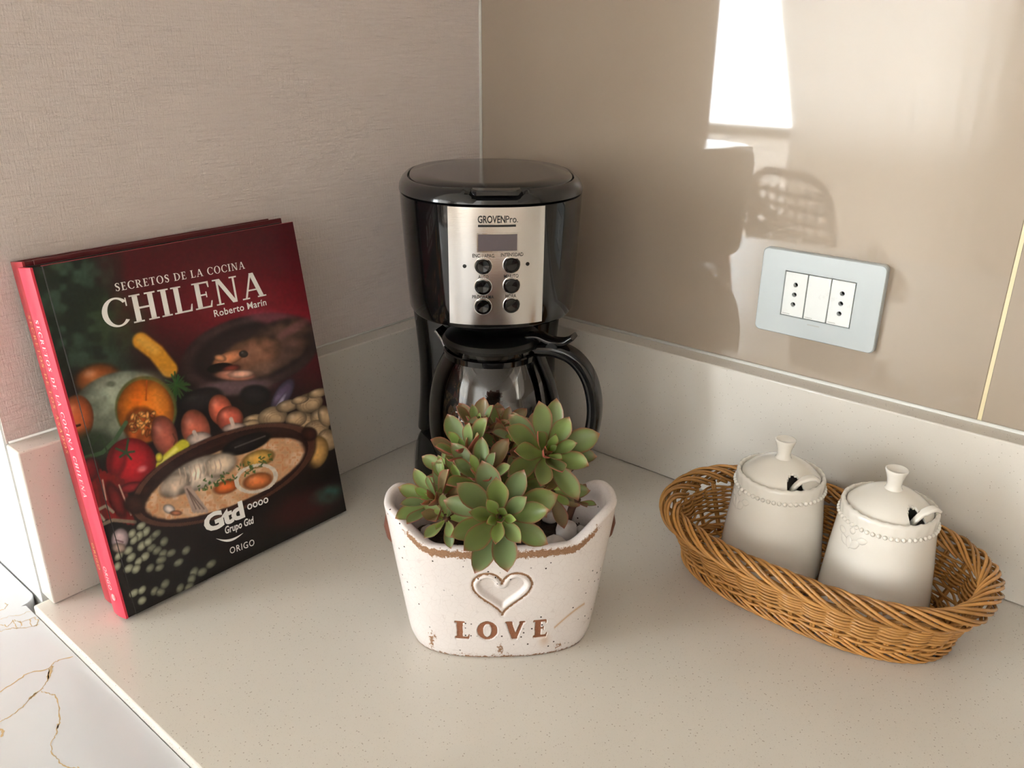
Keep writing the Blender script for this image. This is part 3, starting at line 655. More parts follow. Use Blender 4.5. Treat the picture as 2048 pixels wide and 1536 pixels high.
def cover_line(name, glyphs, width, p0, p1, cap, mat='cover_white', slant=0.):
    a = np.array(px2uv(*p0)); b_ = np.array(px2uv(*p1)); ex = b_-a; L = np.linalg.norm(ex); ex /= L
    flat_text(name, glyphs, width, (a[0], a[1], .0003), (ex[0], ex[1], 0), (-ex[1], ex[0], 0), cap, mat, fc, L, slant=slant)
def vlen(p0, p1): a, b_ = np.array(px2uv(*p0)), np.array(px2uv(*p1)); return np.linalg.norm(a-b_)
g, wd = serif('SECRETOS DE LA COCINA', .13); cover_line('subtitle_lettering', g, wd, (231, 583), (490, 537), vlen((231, 583), (229, 567)))
g, wd = serif('CHILENA', .07); cover_line('title_lettering', g, wd, (209, 659), (532, 591), vlen((300, 640), (291, 585)))
g, wd = sans('Roberto Marín', .012, 1.06); cover_line('author_lettering', g, wd, (429, 634), (533, 610), vlen((429, 634), (427, 620))/.72)
g, wd = sans('Gtd', .045, .95); cover_line('logo_lettering', g, wd, (411, 1066), (490, 1032), vlen((440, 1052), (433, 1018))/.76)
g, wd = sans('oooo', .012, 1.0); cover_line('logo_lettering', g, wd, (495, 1020), (537, 1004), vlen((495, 1020), (493, 1007))/.56)
g, wd = sans('Grupo Gtd', .025, 1.02); cover_line('logo_lettering', g, wd, (450, 1068), (507, 1046), vlen((450, 1066), (447, 1052))/.72, slant=.12)
g, wd = sans('ORIGO', .006, 1.15); cover_line('imprint_lettering', g, wd, (460, 1108), (509, 1090), vlen((460, 1108), (458, 1095))/.72)
sm = [px2uv(432+q*54, 1077-q*11+9*math.sin(PI*q)) for q in np.linspace(0, 1, 14)]; V = []; F = []
for i, (a, b_) in enumerate(sm): hw_ = .0011*math.sin(PI*i/13)+.0001; V += [(a, b_-hw_, .0003), (a, b_+hw_, .0003)]
obj('logo_smile', mesh_of('logo_smile', V, [(2*i, 2*i+2, 2*i+3, 2*i+1) for i in range(13)]), 'cover_white', fc)
# spine lettering runs down the spine, letter tops towards the front cover
def spine_text(spn, glyphs, wd, y_top, L, T, size, mat, frac=.5):
    flat_text('spine_lettering', glyphs, wd, (-.0013, y_top, -T*frac-size/2), (0, -1, 0), (0, 0, 1), size, mat, spn, L)
g, wd = serif('SECRETOS DE LA COCINA CHILENA', .25); spine_text(sp, g, wd, BH-.040, .150, BT, .0068, 'spine_letter')
g, wd = sans('ORIGO', .01, 1.2); spine_text(sp, g, wd, .047, .022, BT, .0085, 'spine_letter')
g, wd = serif('SECRETOS DE LOS ASADOS', .25); spine_text(sp2, g, wd, BH-.042, .118, BT2, .0052, 'spine_gold')
g, wd = sans('ORIGO', .02, 1.2); spine_text(sp2, g, wd, .058, .026, BT2, .006, 'spine_gold')
V, F = tube([(-.0014, .0185+.0028*math.cos(q), -BT*.46+.0028*math.sin(q)) for q in np.linspace(0, 2*PI, 21)[:-1]], .00035, 5, True); obj('imprint_mark', mesh_of('imprint_mark', V, F), 'spine_letter', sp)
V, F = tube([(-.0014, .0185+.0028*math.cos(q), -BT*.46+.0012*math.sin(2*q)) for q in np.linspace(0, 2*PI, 21)[:-1]], .00035, 5, True); obj('imprint_mark', mesh_of('imprint_mark', V, F), 'spine_letter', sp)
# ------------------------------------------------------------------ coffee maker
T0 = .19; cm = thing('coffee_maker', 'black drip coffee maker with brushed steel control panel in the corner', 'coffee maker', (T0*.70711, -T0*.70711, 0), PI/4)
YF, YB = -.1135, .106; HYC, HB, HA, HN = (YF+YB)/2, (YB-YF)/2, .0885, 2.42
NS = 144
def ring(a, b_, n, yc, z): return [(sup(a, b_, n, 2*PI*k/NS)[0], yc+sup(a, b_, n, 2*PI*k/NS)[1], z) for k in range(NS)]
def hs(z): q = min(1, max(0, (z-.214)/.11)); return .93+.07*q**.8
def front_y(x, z, off=0.):
    s = hs(z); q = min(1, abs(x)/(HA*s)); return HYC-HB*s*(1-q**HN)**(1/HN)-off
obj('head', mesh_of('head', *loft([ring(HA*hs(.214)-.004, HB*hs(.214)-.004, HN, HYC, .2135), ring(HA*hs(.214)-.001, HB*hs(.214)-.001, HN, HYC, .2142)]+[ring(HA*hs(z), HB*hs(z), HN, HYC, z) for z in (.2165, .235, .255, .275, .295, .315, .3275)]+[ring(HA-.001, HB-.001, HN, HYC, .3283)]), angle=40), 'gloss_black', cm)
def notch(V, F): return [(x, y, min(z, .3345) if abs(x) < .0240 and y < YF+.0102 else z) for x, y, z in V], F
obj('top_ring', mesh_of('top_ring', *notch(*loft([ring(HA-.0006, HB-.0006, HN, HYC, .3288), ring(HA+.0006, HB+.0006, HN, HYC, .3296), ring(HA+.0002, HB, HN, HYC, .333), ring(HA-.0022, HB-.0026, HN, HYC, .3375), ring(HA-.0055, HB-.006, HN, HYC, .3405), ring(HA-.0078, HB-.0085, HN, HYC, .3412), ring(HA-.0086, HB-.0095, HN, HYC, .3405), ring(HA-.0088, HB-.0097, HN, HYC, .337)], True, True)), angle=50), 'cap_black', cm)
ld_ = obj('lid', mesh_of('lid', *loft([ring(HA-.0098, HB-.0108, HN, HYC, .3372), ring(HA-.0098, HB-.0108, HN, HYC, .3412), ring(HA-.0108, HB-.0118, HN, HYC, .3424), ring(HA-.03, HB-.033, 2.5, HYC, .3434), ring(.02, .025, 2.2, HYC, .3438)], False, True), angle=50), 'cap_black', cm)
def tabg(w, y0, y1):
    R = []
    for (dw, z) in ((0, .3375), (0, .3405), (.0012, .3418)):
        R.append([(-w+dw, y1, z+.0006), (-w+dw, y0+.004, z), (-w+.004+dw, y0+dw, z-.0006), (w-.004-dw, y0+dw, z-.0006), (w-dw, y0+.004, z), (w-dw, y1, z+.0006)])
    return loft(R)
obj('latch', mesh_of('latch', *tabg(.0218, YF+.0022, YF+.016), angle=40), 'cap_black', ld_)
# steel panel following the curved front
PX, PZ0, PZ1 = .0428, .2185, .3272
def patch(x0, x1, z0, z1, off, nx=12, nz=8, th=.0009):
    V = []; F = []
    for o_ in (off, off-th):
        for j in range(nz+1):
            for i in range(nx+1):
                x = x0+(x1-x0)*i/nx; z = z0+(z1-z0)*j/nz; V.append((x, front_y(x, z, o_), z))
    n = (nx+1)*(nz+1); k = nx+1
    for j in range(nz):
        for i in range(nx):
            a = j*k+i; F += [(a, a+1, a+k+1, a+k), (n+a, n+a+k, n+a+k+1, n+a+1)]
    for i in range(nx): F += [(i, n+i, n+i+1, i+1), (nz*k+i, nz*k+i+1, n+nz*k+i+1, n+nz*k+i)]
    for j in range(nz): F += [(j*k, (j+1)*k, n+(j+1)*k, n+j*k), (j*k+nx, n+j*k+nx, n+(j+1)*k+nx, (j+1)*k+nx)]
    return V, F
pn = obj('control_panel', mesh_of('control_panel', *patch(-PX, PX, PZ0, PZ1, .0011, 20, 10, .0014), angle=30), 'brushed_steel', cm, label='brushed steel control panel')
def pz(y): return PZ1-(y-405)*(PZ1-PZ0)/234
def pxx(x, y): return (x-(1002.5+(y-405)*.0))*2*PX/(185-(y-405)*.055)
def on_panel(x, z, off): return (x, front_y(x, z, .0011+off), z)
def ring_disc(x, z, prof, name, mat, parent):
    V, F = lathe(prof, 28); c = on_panel(x, z, 0)
    sl = (front_y(x+.004, z)-front_y(x-.004, z))/.008
    V = [(c[0]+a, c[1]-h+a*sl, c[2]+b_) for a, b_, h in V]; return obj(name, mesh_of(name, V, F, angle=40), mat, parent)
for cx in (977, 1030):
    for cy in (517, 558.5, 599):
        x, z = pxx(cx, cy), pz(cy-(2 if cx > 1000 else 0))
        bt = ring_disc(x, z, [(.0081, -.0002), (.0081, .0006), (.0076, .0008), (.0074, -.0001)], 'button', 'chrome', pn)
        ring_disc(x, z, [(.0074, .0002), (.0060, .0003), (.0058, .0014), (.0052, .0021), (.003, .0018), (0., .0015)], 'button_cap', 'gloss_black', pn)
for cx, cy in ((942.5, 518.5), (1060.5, 515.5)): ring_disc(pxx(cx, cy), pz(cy), [(.0017, -.0002), (.0017, .0003), (.0009, .0006), (0, .0006)], 'indicator_light', 'satin_black', pn)
dx0, dx1, dz0, dz1 = pxx(965, 470), pxx(1043, 470), pz(490), pz(453)
obj('display_frame', mesh_of('display_frame', *patch(dx0, dx1, dz0, dz1, .0016, 8, 3, .0012)), 'chrome', pn)
obj('display', mesh_of('display', *patch(dx0+.0012, dx1-.0012, dz0+.0012, dz1-.0012, .0019, 8, 3, .0008)), 'lcd', pn)
def panel_text(txt, xa, xb, yb, ht, bold=0., spacing=1., parts=None):
    V = []; F = []
    for s, xs, xe, bo_ in (parts or [(txt, xa, xb, bold)]):
        g, wd = sans(s, bo_, spacing); A, f = g[0]; n = len(V)
        for a, b_ in A:
            x = pxx(xs+(xe-xs)*a/wd, yb); z = pz(yb)+b_*ht; V.append(on_panel(x, z, .00025))
        F += [tuple(i+n for i in q) for q in f]
    obj('panel_lettering', mesh_of('panel_lettering', V, F), 'ink_black', pn)
panel_text('', 0, 0, 433.5, .0088, parts=[('GROVEN', 966.5, 1018, .02), ('Pro', 1019, 1039, 0.)])
panel_text('.', 1040, 1042, 433, .006)
obj('panel_line', mesh_of('panel_line', *patch(pxx(967, 439), pxx(1038, 439), pz(441.5), pz(437.5), .00135, 8, 1, .0004)), 'ink_black', pn)
for s, a, b_, y in (('ENC. / APAG.', 957, 999, 500.5), ('INTENSIDAD', 1010, 1052, 499), ('AUTO', 968, 987, 542.5), ('MINUTO', 1016, 1043, 541.5), ('PROGRAMA', 957, 997, 583.5), ('HORA', 1019, 1039, 582)):
    panel_text(s, a, b_, y, .0046, .004)
# column, base, filter housing
def colw(z): return .0845-.0065*math.sin(PI*min(1, max(0, (z-.01)/.2)))**1.5
obj('column', mesh_of('column', *loft([ring(colw(z), .0375-.0015*math.sin(PI*z/.22), 4., .0735, z) for z in np.linspace(.040, .2135, 14)]), angle=50), 'gloss_black', cm)
obj('base', mesh_of('base', *loft([ring(.082, .106, 3., .0, .0006), ring(.0852, .1095, 3., .0, .003), ring(.0848, .109, 3., .0, .028), ring(.0835, .1075, 3., .0, .0365), ring(.081, .105, 3., .0, .0395)]), angle=50), 'gloss_black', cm)
obj('base_trim', mesh_of('base_trim', *loft([ring(.0856, .110, 3., .0, .0285), ring(.0856, .110, 3., .0, .0302)], False, False)), 'plate_side', cm)
CY = -.035
V, F = lathe([(0, .0405), (.058, .0405), (.062, .0405), (.063, .0395)], 48); obj('warming_plate', mesh_of('warming_plate', [(x, y+CY, z) for x, y, z in V], F, smooth=True), 'coffee_plate', cm)
V, F = lathe([(0, .199), (.030, .199), (.050, .204), (.062, .2128), (.0, .2128)], 48); obj('filter_housing', mesh_of('filter_housing', [(x, y+CY, z) for x, y, z in V], F, angle=40), 'satin_black', cm)
# ------------------------------------------------------------------ carafe
c0 = np.array([T0*.70711, -T0*.70711, 0]) + CY*np.array([-.70711, .70711, 0]) + np.array([0, 0, .0398])
ca = thing('coffee_carafe', 'glass coffee carafe with black lid and loop handle under the coffee maker head', 'carafe', c0, YAW-math.radians(20))
gp = [(0, .0012), (.044, .0008), (.054, .004), (.0615, .014), (.0655, .034), (.0665, .058), (.0645, .082), (.0595, .104), (.0525, .120), (.048, .128), (.0468, .133), (.0478, .138)]
P = smooth_path([(a, 0, b_) for a, b_ in gp], 4); V, F = lathe([(p[0], p[2]) for p in P], 72); obj('glass_jug', mesh_of('glass_jug', V, F, smooth=True), 'carafe_glass', ca)
V, F = lathe([(.0482, .1255), (.0494, .1262), (.0496, .1318), (.0484, .133), (.0474, .1325), (.0474, .126), (.0482, .1255)], 64); obj('neck_band', mesh_of('neck_band', V, F, angle=40), 'gloss_black', ca)
V, F = lathe([(.0, .1385), (.0470, .1385), (.0505, .1392), (.0508, .1425), (.048, .1465), (.036, .1495), (.020, .1505), (.0, .1505)], 64); lidc = obj('carafe_lid', mesh_of('carafe_lid', V, F, angle=40), 'satin_black', ca)
obj('lid_grip', bevel_box('lid_grip', -.012, .012, -.006, .006, .150, .1555, .002), 'satin_black', lidc)
obj('spout', mesh_of('spout', *sweep(smooth_path([(-.045, 0, .126), (-.052, 0, .137), (-.060, 0, .1445)], 5), lambda q: [(a*(1-.4*q), b_) for a, b_ in rrect(.03, .003, .4, 4)], (0, 1, 0)), smooth=True), 'carafe_glass', ca)
hp = smooth_path([(.047, 0, .136), (.068, 0, .138), (.088, 0, .131), (.103, 0, .112), (.110, 0, .084), (.108, 0, .054), (.099, 0, .029), (.084, 0, .011), (.071, 0, .008)], 7)
obj('handle', mesh_of('handle', *sweep(hp, lambda q: rrect(.021, .0135, .4, 5), (0, 1, 0)), angle=50), 'gloss_black', ca)
sp_ = smooth_path([(.0495, 0, .134), (.056, 0, .118), (.0635, 0, .10), (.069, 0, .078), (.0705, 0, .05), (.0705, 0, .025), (.072, 0, .008)], 6)
obj('handle_strap', mesh_of('handle_strap', *sweep(sp_, lambda q: rrect(.014, .005, .35, 4), (0, 1, 0)), angle=50), 'satin_black', ca)
lv = smooth_path([(.038, 0, .1485), (.05, 0, .150), (.062, 0, .1465), (.076, 0, .147), (.086, 0, .1535)], 6)
obj('lid_lever', mesh_of('lid_lever', *sweep(lv, lambda q: rrect(.018, .005, .35, 4), (0, 1, 0)), angle=50), 'cap_black', ca)
obj('lever_hinge', mesh_of('lever_hinge', *tube([(.066, -.010, .141), (.066, .010, .141)], .006, 14), angle=40), 'satin_black', ca)
# white cup scale printed on the glass, on the side towards the room
def jug_r(z): return np.interp(z, [b_ for a, b_ in gp], [a for a, b_ in gp])
ang0 = math.radians(-100)-0.0
def jug_pt(a_, z): r = jug_r(z)+.0004; return (r*math.cos(a_), r*math.sin(a_), z)
def jug_text(txt, a_, z, ht, wdt):
    g, wd = sans(txt, .0); A, f = g[0]; obj('scale_marking', mesh_of('scale_marking', [jug_pt(a_+wdt*(x/wd)/.066, z+y*ht) for x, y in A], f), 'mark_white', ca)
ca_rot = YAW-math.radians(20); tocam = math.atan2(CAM[1]-c0[1], CAM[0]-c0[0])-ca_rot-math.radians(34)
for z, s in ((.083, '12'), (.059, '10'), (.041, '8')):
    V = [jug_pt(tocam+q/.066, z+d_) for d_ in (-.0005, .0005) for q in np.linspace(0, .014, 6)]
    obj('scale_marking', mesh_of('scale_marking', V, [(i, i+1, i+7, i+6) for i in range(5)]), 'mark_white', ca)
    jug_text(s, tocam+.004/.066, z-.0085, .0075, .0052)
jug_text('MAX', tocam+.001/.066, z=.0855, ht=.0065, wdt=.011)

# ------------------------------------------------------------------ planter
pc = at(.5805, -.0082); PRZ = YAW+math.radians(2.5)
pl = thing('planter', 'white crackle-glazed oval planter stamped with a heart and LOVE', 'planter', tuple(pc), PRZ)
PA0, PB0, PA1, PB1, PN, PH = .0735, .0375, .0915, .0475, 2.5, .128
def p_ab(z):
    q = z/PH; e = 1-.035*max(0, 1-q*9)**2
    return (PA0+(PA1-PA0)*q**.92)*e, (PB0+(PB1-PB0)*q**.92)*e
def p_top(x): q = np.clip((abs(x)/PA1-.60)/.36, 0, 1); return .1065+.0205*q*q*(3-2*q)
def in_poly(px, pz_, poly):
    c = np.zeros(px.shape, bool); n = len(poly)
    for i in range(n):
        (x1, y1), (x2, y2) = poly[i], poly[(i+1) % n]
        cond = ((y1 > pz_) != (y2 > pz_)) & (px < (x2-x1)*(pz_-y1)/(y2-y1+1e-12)+x1); c ^= cond
    return c
_q = np.linspace(0, 2*PI, 241)[:-1]
HEART = np.stack([.0230*np.sin(_q)**3, .00140*(13*np.cos(_q)-5*np.cos(2*_q)-2*np.cos(3*_q)-np.cos(4*_q))+.0685], 1)
def heart_d(x, z):            # signed distance to the heart outline, negative inside
    d = np.full(x.shape, 1.); near = (np.abs(x) < .034) & (z > .03) & (z < .1)
    P = np.stack([x[near], z[near]], 1); dd = np.sqrt(((P[:, None, :]-HEART[None])**2).sum(2)).min(1); d[near] = dd
    return np.where(in_poly(x, z, [tuple(h) for h in HEART]), -d, d)
LZ0, LZ1, LX0, LX1 = .0200, .0378, -.0375, .0365
love, lw = serif('LOVE', .3, GLB)
NT_, NZ_ = 620, 150
th = []                        # finer spacing on the front
for k in range(NT_):
    q = k/NT_; th.append(2*PI*q-PI/2+.55*math.sin(2*PI*q)*-1*.9)
th = np.array(th)
rows_o = np.linspace(0, 1, NZ_); V = []; cl = []
ct, st = np.cos(th), np.sin(th); cx_, sx_ = np.sign(ct)*np.abs(ct)**(2/PN), np.sign(st)*np.abs(st)**(2/PN)
top = p_top(cx_*PA1)
X = np.empty((NZ_, NT_)); Y = X.copy(); Z = X.copy()
for j, q in enumerate(rows_o):
    Z[j] = q*top
    for i in range(NT_):
        a, b_ = p_ab(Z[j, i]); X[j, i] = a*cx_[i]; Y[j, i] = b_*sx_[i]
front = Y < -.012
hd_ = heart_d(X, Z); letters = np.zeros_like(front)
for A, f_ in love:
    for fc_ in f_:
        poly = [(LX0+(LX1-LX0)*A[i][0]/lw, LZ0+(LZ1-LZ0)*A[i][1]) for i in fc_]; letters |= in_poly(X, Z, poly)
letters &= front
Lf = letters.astype(float); hg = np.exp(-((hd_)/.0012)**2)*front
hin = front*(1-sst(-.0065, -.0032, hd_)); hpil = front*np.exp(-((hd_+.0026)/.0016)**2)
dep = -.0013*hg - .0026*hin + .0006*hpil
for _ in range(2): Lb = (np.roll(Lf, 1, 1)+np.roll(Lf, -1, 1)+np.vstack([Lf[1:], Lf[-1:]])+np.vstack([Lf[:1], Lf[:-1]])+Lf)/5; Lf = Lb
dep = dep-.0013*np.clip(Lf*1.3, 0, 1)+.0005*np.exp(-((Lf-.12)/.1)**2)*(Lf > .01)
nxn = cx_/PA1; nyn = sx_/PB1; nl = np.hypot(nxn, nyn); nxn /= nl; nyn /= nl
X += dep*nxn; Y += dep*nyn
dtop = top[None, :]-Z
clayv = .82*np.exp(-((dtop-.0036)/.0046)**2)*(1-sst(.74*PA1, .9*PA1, np.abs(X)))*front
clayv = np.maximum(clayv, .62*np.exp(-(Z/.003)**2)); clayv = np.maximum(clayv, .92*hg); clayv = np.maximum(clayv, .95*letters)
for bx, bz, bw, bh, s_ in ((-.0565, .012, .004, .014, .6), (-.054, .018, .0025, .006, .62), (-.0015, .009, .0045, .009, .62), (.0, .004, .012, .003, .5), (-.028, .003, .02, .0025, .5), (.045, .008, .006, .006, .52), (.03, .1, .003, .002, .55)):
    clayv = np.maximum(clayv, front*s_*np.exp(-((X-bx)/bw)**2-((Z-bz)/bh)**2))
stain = front*np.maximum(np.exp(-((Z-.028-.0135*(1-np.clip((.066-X)/.024, 0, 1)**1.5)*1.2)/.0013)**2)*(np.abs(X-.054) < .0125), .6*np.exp(-((X-.034)/.004)**2-((Z-.016)/.006)**2))
colr = np.zeros((NZ_*NT_, 3)); colr[:, 0] = clayv.ravel(); colr[:, 1] = stain.ravel()
V = np.stack([X.ravel(), Y.ravel(), Z.ravel()+.0004], 1)
idx = np.arange(NZ_*NT_).reshape(NZ_, NT_); nx_ = np.roll(idx, -1, 1)
F = [tuple(r) for r in np.stack([idx[:-1].ravel(), nx_[:-1].ravel(), nx_[1:].ravel(), idx[1:].ravel()], 1)]
Vl = [tuple(v) for v in V]; Cl = [tuple(c) for c in colr]; prev = list(idx[-1])
WT = .0085
for (ins, up) in ((.0012, .0016), (.0032, .0024), (.0055, .0022), (.0075, .0008), (WT, -.002), (WT+.0004, -.012), (WT+.001, -.03), (WT+.002, -.055)):
    base_i = len(Vl)
    for i in range(NT_):
        z = top[i]+up; a, b_ = p_ab(min(z, PH)); Vl.append(((a-ins)*cx_[i], (b_-ins)*sx_[i], max(.045, z))); Cl.append((.5*(.55 if up > 0 and abs(cx_[i]) < .82 and sx_[i] < 0 and ins < .002 else 0.), 0, 0))
    cur = list(range(base_i, base_i+NT_))
    F += [(prev[i], prev[(i+1) % NT_], cur[(i+1) % NT_], cur[i]) for i in range(NT_)]; prev = cur
F.append(tuple(reversed(list(idx[0])))); F.append(tuple(prev))
obj('pot_body', mesh_of('pot_body', Vl, F, smooth=True, cols=np.array(Cl)), 'glaze', pl)
def pot_front(x, z, off):
    a, b_ = p_ab(z); q = min(1, abs(x)/a); return -(b_*(1-q**PN)**(1/PN)+off)
for A, f_ in love:
    P2 = [(LX0+(LX1-LX0)*x/lw, LZ0+(LZ1-LZ0)*y) for x, y in A]
    obj('letter', mesh_of('letter', [(x, pot_front(x, z, -.0008), z) for x, z in P2], f_), 'terracotta', pl, label='stamped terracotta letter')
for s in (-1, 1):
    V, F = lathe([(0, -1), (.4, -.9), (.75, -.6), (1, 0), (.75, .6), (.4, .9), (0, 1)], 18); zc = .098; a, b_ = p_ab(zc)
    obj('handle_lug', mesh_of('handle_lug', [(s*(a-.001)+x*.0075, .010+y*.012, zc+z*.017) for x, y, z in V], F, smooth=True), 'dark_terracotta', pl)
# soil and white pebbles
ZS = .0875
def soil():
    a, b_ = p_ab(ZS); V = [(0, 0, ZS+.004)]; F = []; n = 60; R = 12
    for r in range(1, R+1):
        for k in range(n):
            x, y = sup((a-WT+.0004)*r/R, (b_-WT+.0004)*r/R, PN, 2*PI*k/n); V.append((x, y, ZS+.004*(1-(r/R)**2)+.0022*noise.noise(Vector((x*160, y*160, 0)))))
    for k in range(n): F.append((0, 1+k, 1+(k+1) % n))
    for r in range(R-1):
        for k in range(n): p_ = 1+r*n+k; q = 1+r*n+(k+1) % n; F.append((p_, p_+n, q+n, q))
    rim = [1+(R-1)*n+k for k in range(n)]; nb = len(V)
    for k in rim: V.append((V[k][0], V[k][1], ZS-.02))
    for k in range(n): F.append((rim[k], nb+k, nb+(k+1) % n, rim[(k+1) % n]))
    return mesh_of('soil', V, F, smooth=True)
sl = obj('potting_soil', soil(), 'soil'); sl.location = tuple(pc); sl.rotation_euler = (0, 0, PRZ); tag(sl, 'dark potting soil filling the white planter', 'soil', kind='stuff')
def pebble(L, dpt, r, sc, seed, label):
    bm = bmesh.new(); bmesh.ops.create_icosphere(bm, subdivisions=3, radius=1)
    for v in bm.verts:
        n = noise.noise(v.co*1.1+Vector((seed*3.1, 0, 0))); v.co *= 1+.32*n; v.co.x *= sc[0]; v.co.y *= sc[1]; v.co.z *= sc[2]; v.co *= r
    me = bpy.data.meshes.new('pebble'); bm.to_mesh(me); bm.free(); me.polygons.foreach_set('use_smooth', [True]*len(me.polygons))
    o = obj('pebble', me, 'pebble'); cz, sz = math.cos(PRZ), math.sin(PRZ)
    o.location = (pc[0]+cz*L-sz*dpt, pc[1]+sz*L+cz*dpt, ZS+.004*(1-min(1, (abs(L)/.077)**2.5+(abs(dpt)/.036)**2.5))+r*sc[2]*.62); o.rotation_euler = (0, 0, seed); tag(o, label, 'pebble', 'white pebbles on the planter soil')
pebble(.040, -.0215, .0110, (1.2, .8, .75), 1., 'large white pebble on the soil nearest the planter front rim')
pebble(.0530, .0005, .0112, (1.05, .72, .75), 2., 'large white pebble resting behind the front-rim pebble')
pebble(.0665, .0040, .0055, (1.2, .9, .8), 3., 'small white pebble beside the larger pebble, against the planter end wall')
pebble(.0415, .0245, .0060, (1.1, .9, .8), 4., 'white pebble beside the tiny sprout rosette')
pebble(-.0210, -.0215, .0070, (1.5, .8, .6), 5., 'flat white pebble at the planter front rim under the leaves')
pebble(-.0580, .0060, .0065, (1.2, .8, .75), 6., 'small white pebble against the planter end wall on the cookbook side')

# ------------------------------------------------------------------ succulent
def leaf_mesh(seed, tone=0):
    r = random.Random(seed); ys = [-1, -.93, -.78, -.42, 0, .42, .78, .93, 1]; ns = 11; V = []; C = []; F = []
    wmax = .178+.03*r.random(); bend = .06+.16*r.random(); cup = .09+.06*r.random(); tw = (r.random()-.5)*.12
    green = np.array(((116, 134, 78), (124, 142, 82), (106, 124, 76), (132, 150, 94), (112, 130, 86))[seed % 5], float)
    if tone == 1: green = green*.7+np.array((158, 186, 104))*.42
    if tone == 2: green = green*.55+np.array((138, 78, 64))*.42
    for side in (0, 1):
        for i in range(ns):
            s = i/(ns-1); prof = (.20+.80*math.sin(PI*.5*min(1, s/.66))**1.5) if s < .66 else math.cos(PI*.5*((s-.66)/.34))**.8
            hwid = wmax*max(prof, .012)
            for y in ys:
                yy = y*hwid; z = bend*s*s*.8+cup*(y*y)*prof*.9+tw*y*s*hwid
                edge = 1-abs(y); tk = .042*(1-.6*s)*(1-y**4)
                if side: z -= tk+.006
                V.append((s, yy, z))
                rim = math.exp(-(edge/.085)**2) if s > .15 else 0.
                tip = max(0, (s-.86)/.14)**1.5
                base = green*(1-.0*s)+np.array((40, 46, 12))*max(0, .38-s)*2.2
                rd = np.array((160, 76, 66)); und = np.array((148, 70, 58))*.82+green*.08
                c = base if side == 0 else und
                k = min(1, max(rim*.85, tip*.8)); C.append(c*(1-k)+rd*k)
    n = len(ys); N_ = ns*n
    for i in range(ns-1):
        for j in range(n-1):
            a = i*n+j; F += [(a, a+n, a+n+1, a+1)[::-1], (N_+a, N_+a+n, N_+a+n+1, N_+a+1)]
    for i in range(ns-1): F += [(i*n, (i+1)*n, N_+(i+1)*n, N_+i*n)[::-1], (i*n+n-1, N_+i*n+n-1, N_+(i+1)*n+n-1, (i+1)*n+n-1)[::-1]]
    for j in range(n-1): F += [(j, j+1, N_+j+1, N_+j)[::-1], ((ns-1)*n+j, (ns-1)*n+j+1, N_+(ns-1)*n+j+1, N_+(ns-1)*n+j)]
    me = mesh_of('leaf', V, F, smooth=True, cols=lina(np.array(C))); me.materials.append(MATS['leaf']); return me
LEAVES = [leaf_mesh(k) for k in range(10)]; LIME = [leaf_mesh(k, 1) for k in range(4)]; RED = [leaf_mesh(k, 2) for k in range(5)]
proot = at(.582, -.008, ZS+.002)
su = thing('succulent_plant', 'green red-edged succulent with a cluster of rosettes in the white planter', 'succulent', tuple(proot))
rl = random.Random(11)
def hits_pot(A):
    c_, s_ = math.cos(PRZ), math.sin(PRZ)
    for q in (.35, .5, .65, .8, .9, 1.):
        hw_ = .2*(math.sin(PI*.5*min(1, q/.66)) if q < .66 else math.cos(PI*.5*(q-.66)/.34)); 
        for y in (-hw_, 0, hw_):
            for z in (.12*q*q+.02, .12*q*q-.05):
                p = A @ Vector((q, y, z)); X, Y, Z = p.x+proot[0]-pc[0], p.y+proot[1]-pc[1], p.z+proot[2]
                x, y_ = X*c_+Y*s_, -X*s_+Y*c_; a, b_ = p_ab(min(max(Z, .001), PH))
                if Z < p_top(x)+.0035 and (abs(x)/(a+.0012))**PN+(abs(y_)/(b_+.0012))**PN < 1 and (abs(x)/(a-WT-.002))**PN+(abs(y_)/(b_-WT-.002))**PN > 1: return True
    return False
def rosette(px, py, D, ax, L, n, e0, e1, stem_to, phase=0., red=.2):
    c = at_D(px, py, D); a = RT*ax[0]-HD*ax[1]+np.array([0, 0, 1])*ax[2]; a /= np.linalg.norm(a)
    foot = at(stem_to[0], stem_to[1], ZS); mid = (c+foot)/2-a*.012
    P = smooth_path([c-proot-a*.002, c-proot-a*.016, mid-proot-a*.006, foot-proot], 6)
    b = MB().add(*tube(P, np.linspace(.0034, .0026, len(P)), 7))
    ro = obj('rosette', b.mesh('rosette', smooth=True), 'stem', su)
    t1 = np.cross(a, [.3, .2, .93]); t1 /= np.linalg.norm(t1); t2 = np.cross(a, t1)
    for i in range(n):
        f_ = i/(n-1); e = math.radians(e0+(e1-e0)*f_**.8+rl.uniform(-6, 6)); psi = i*2.39996+phase+rl.uniform(-.12, .12)
        rad = t1*math.cos(psi)+t2*math.sin(psi)
        ln = L*(.34+.66*min(1, f_*1.7)**.8)*rl.uniform(.9, 1.08); wf = rl.uniform(.9, 1.12)*(1.05 if f_ > .4 else .9)
        lf = obj('leaf', (LIME[rl.randrange(4)] if f_ < .3 else RED[rl.randrange(5)] if rl.random() < red*f_ else LEAVES[rl.randrange(10)]), None, ro)
        o_ = c-proot+rad*.0016-a*.006*f_
        for trial in range(26):
            ee = e-math.radians(4)*trial if trial < 14 else e; l2 = ln if trial < 14 else ln*(1-.06*(trial-13))
            d = a*math.cos(ee)+rad*math.sin(ee); nr = a*math.sin(ee)-rad*math.cos(ee); y = np.cross(nr, d); A = Matrix.Identity(4)
            for k in range(3): A[k][0], A[k][1], A[k][2], A[k][3] = d[k]*l2, y[k]*l2*wf, nr[k]*l2, o_[k]
            if not hits_pot(A): break
        lf.matrix_local = A
tc = (0, .82, .57)
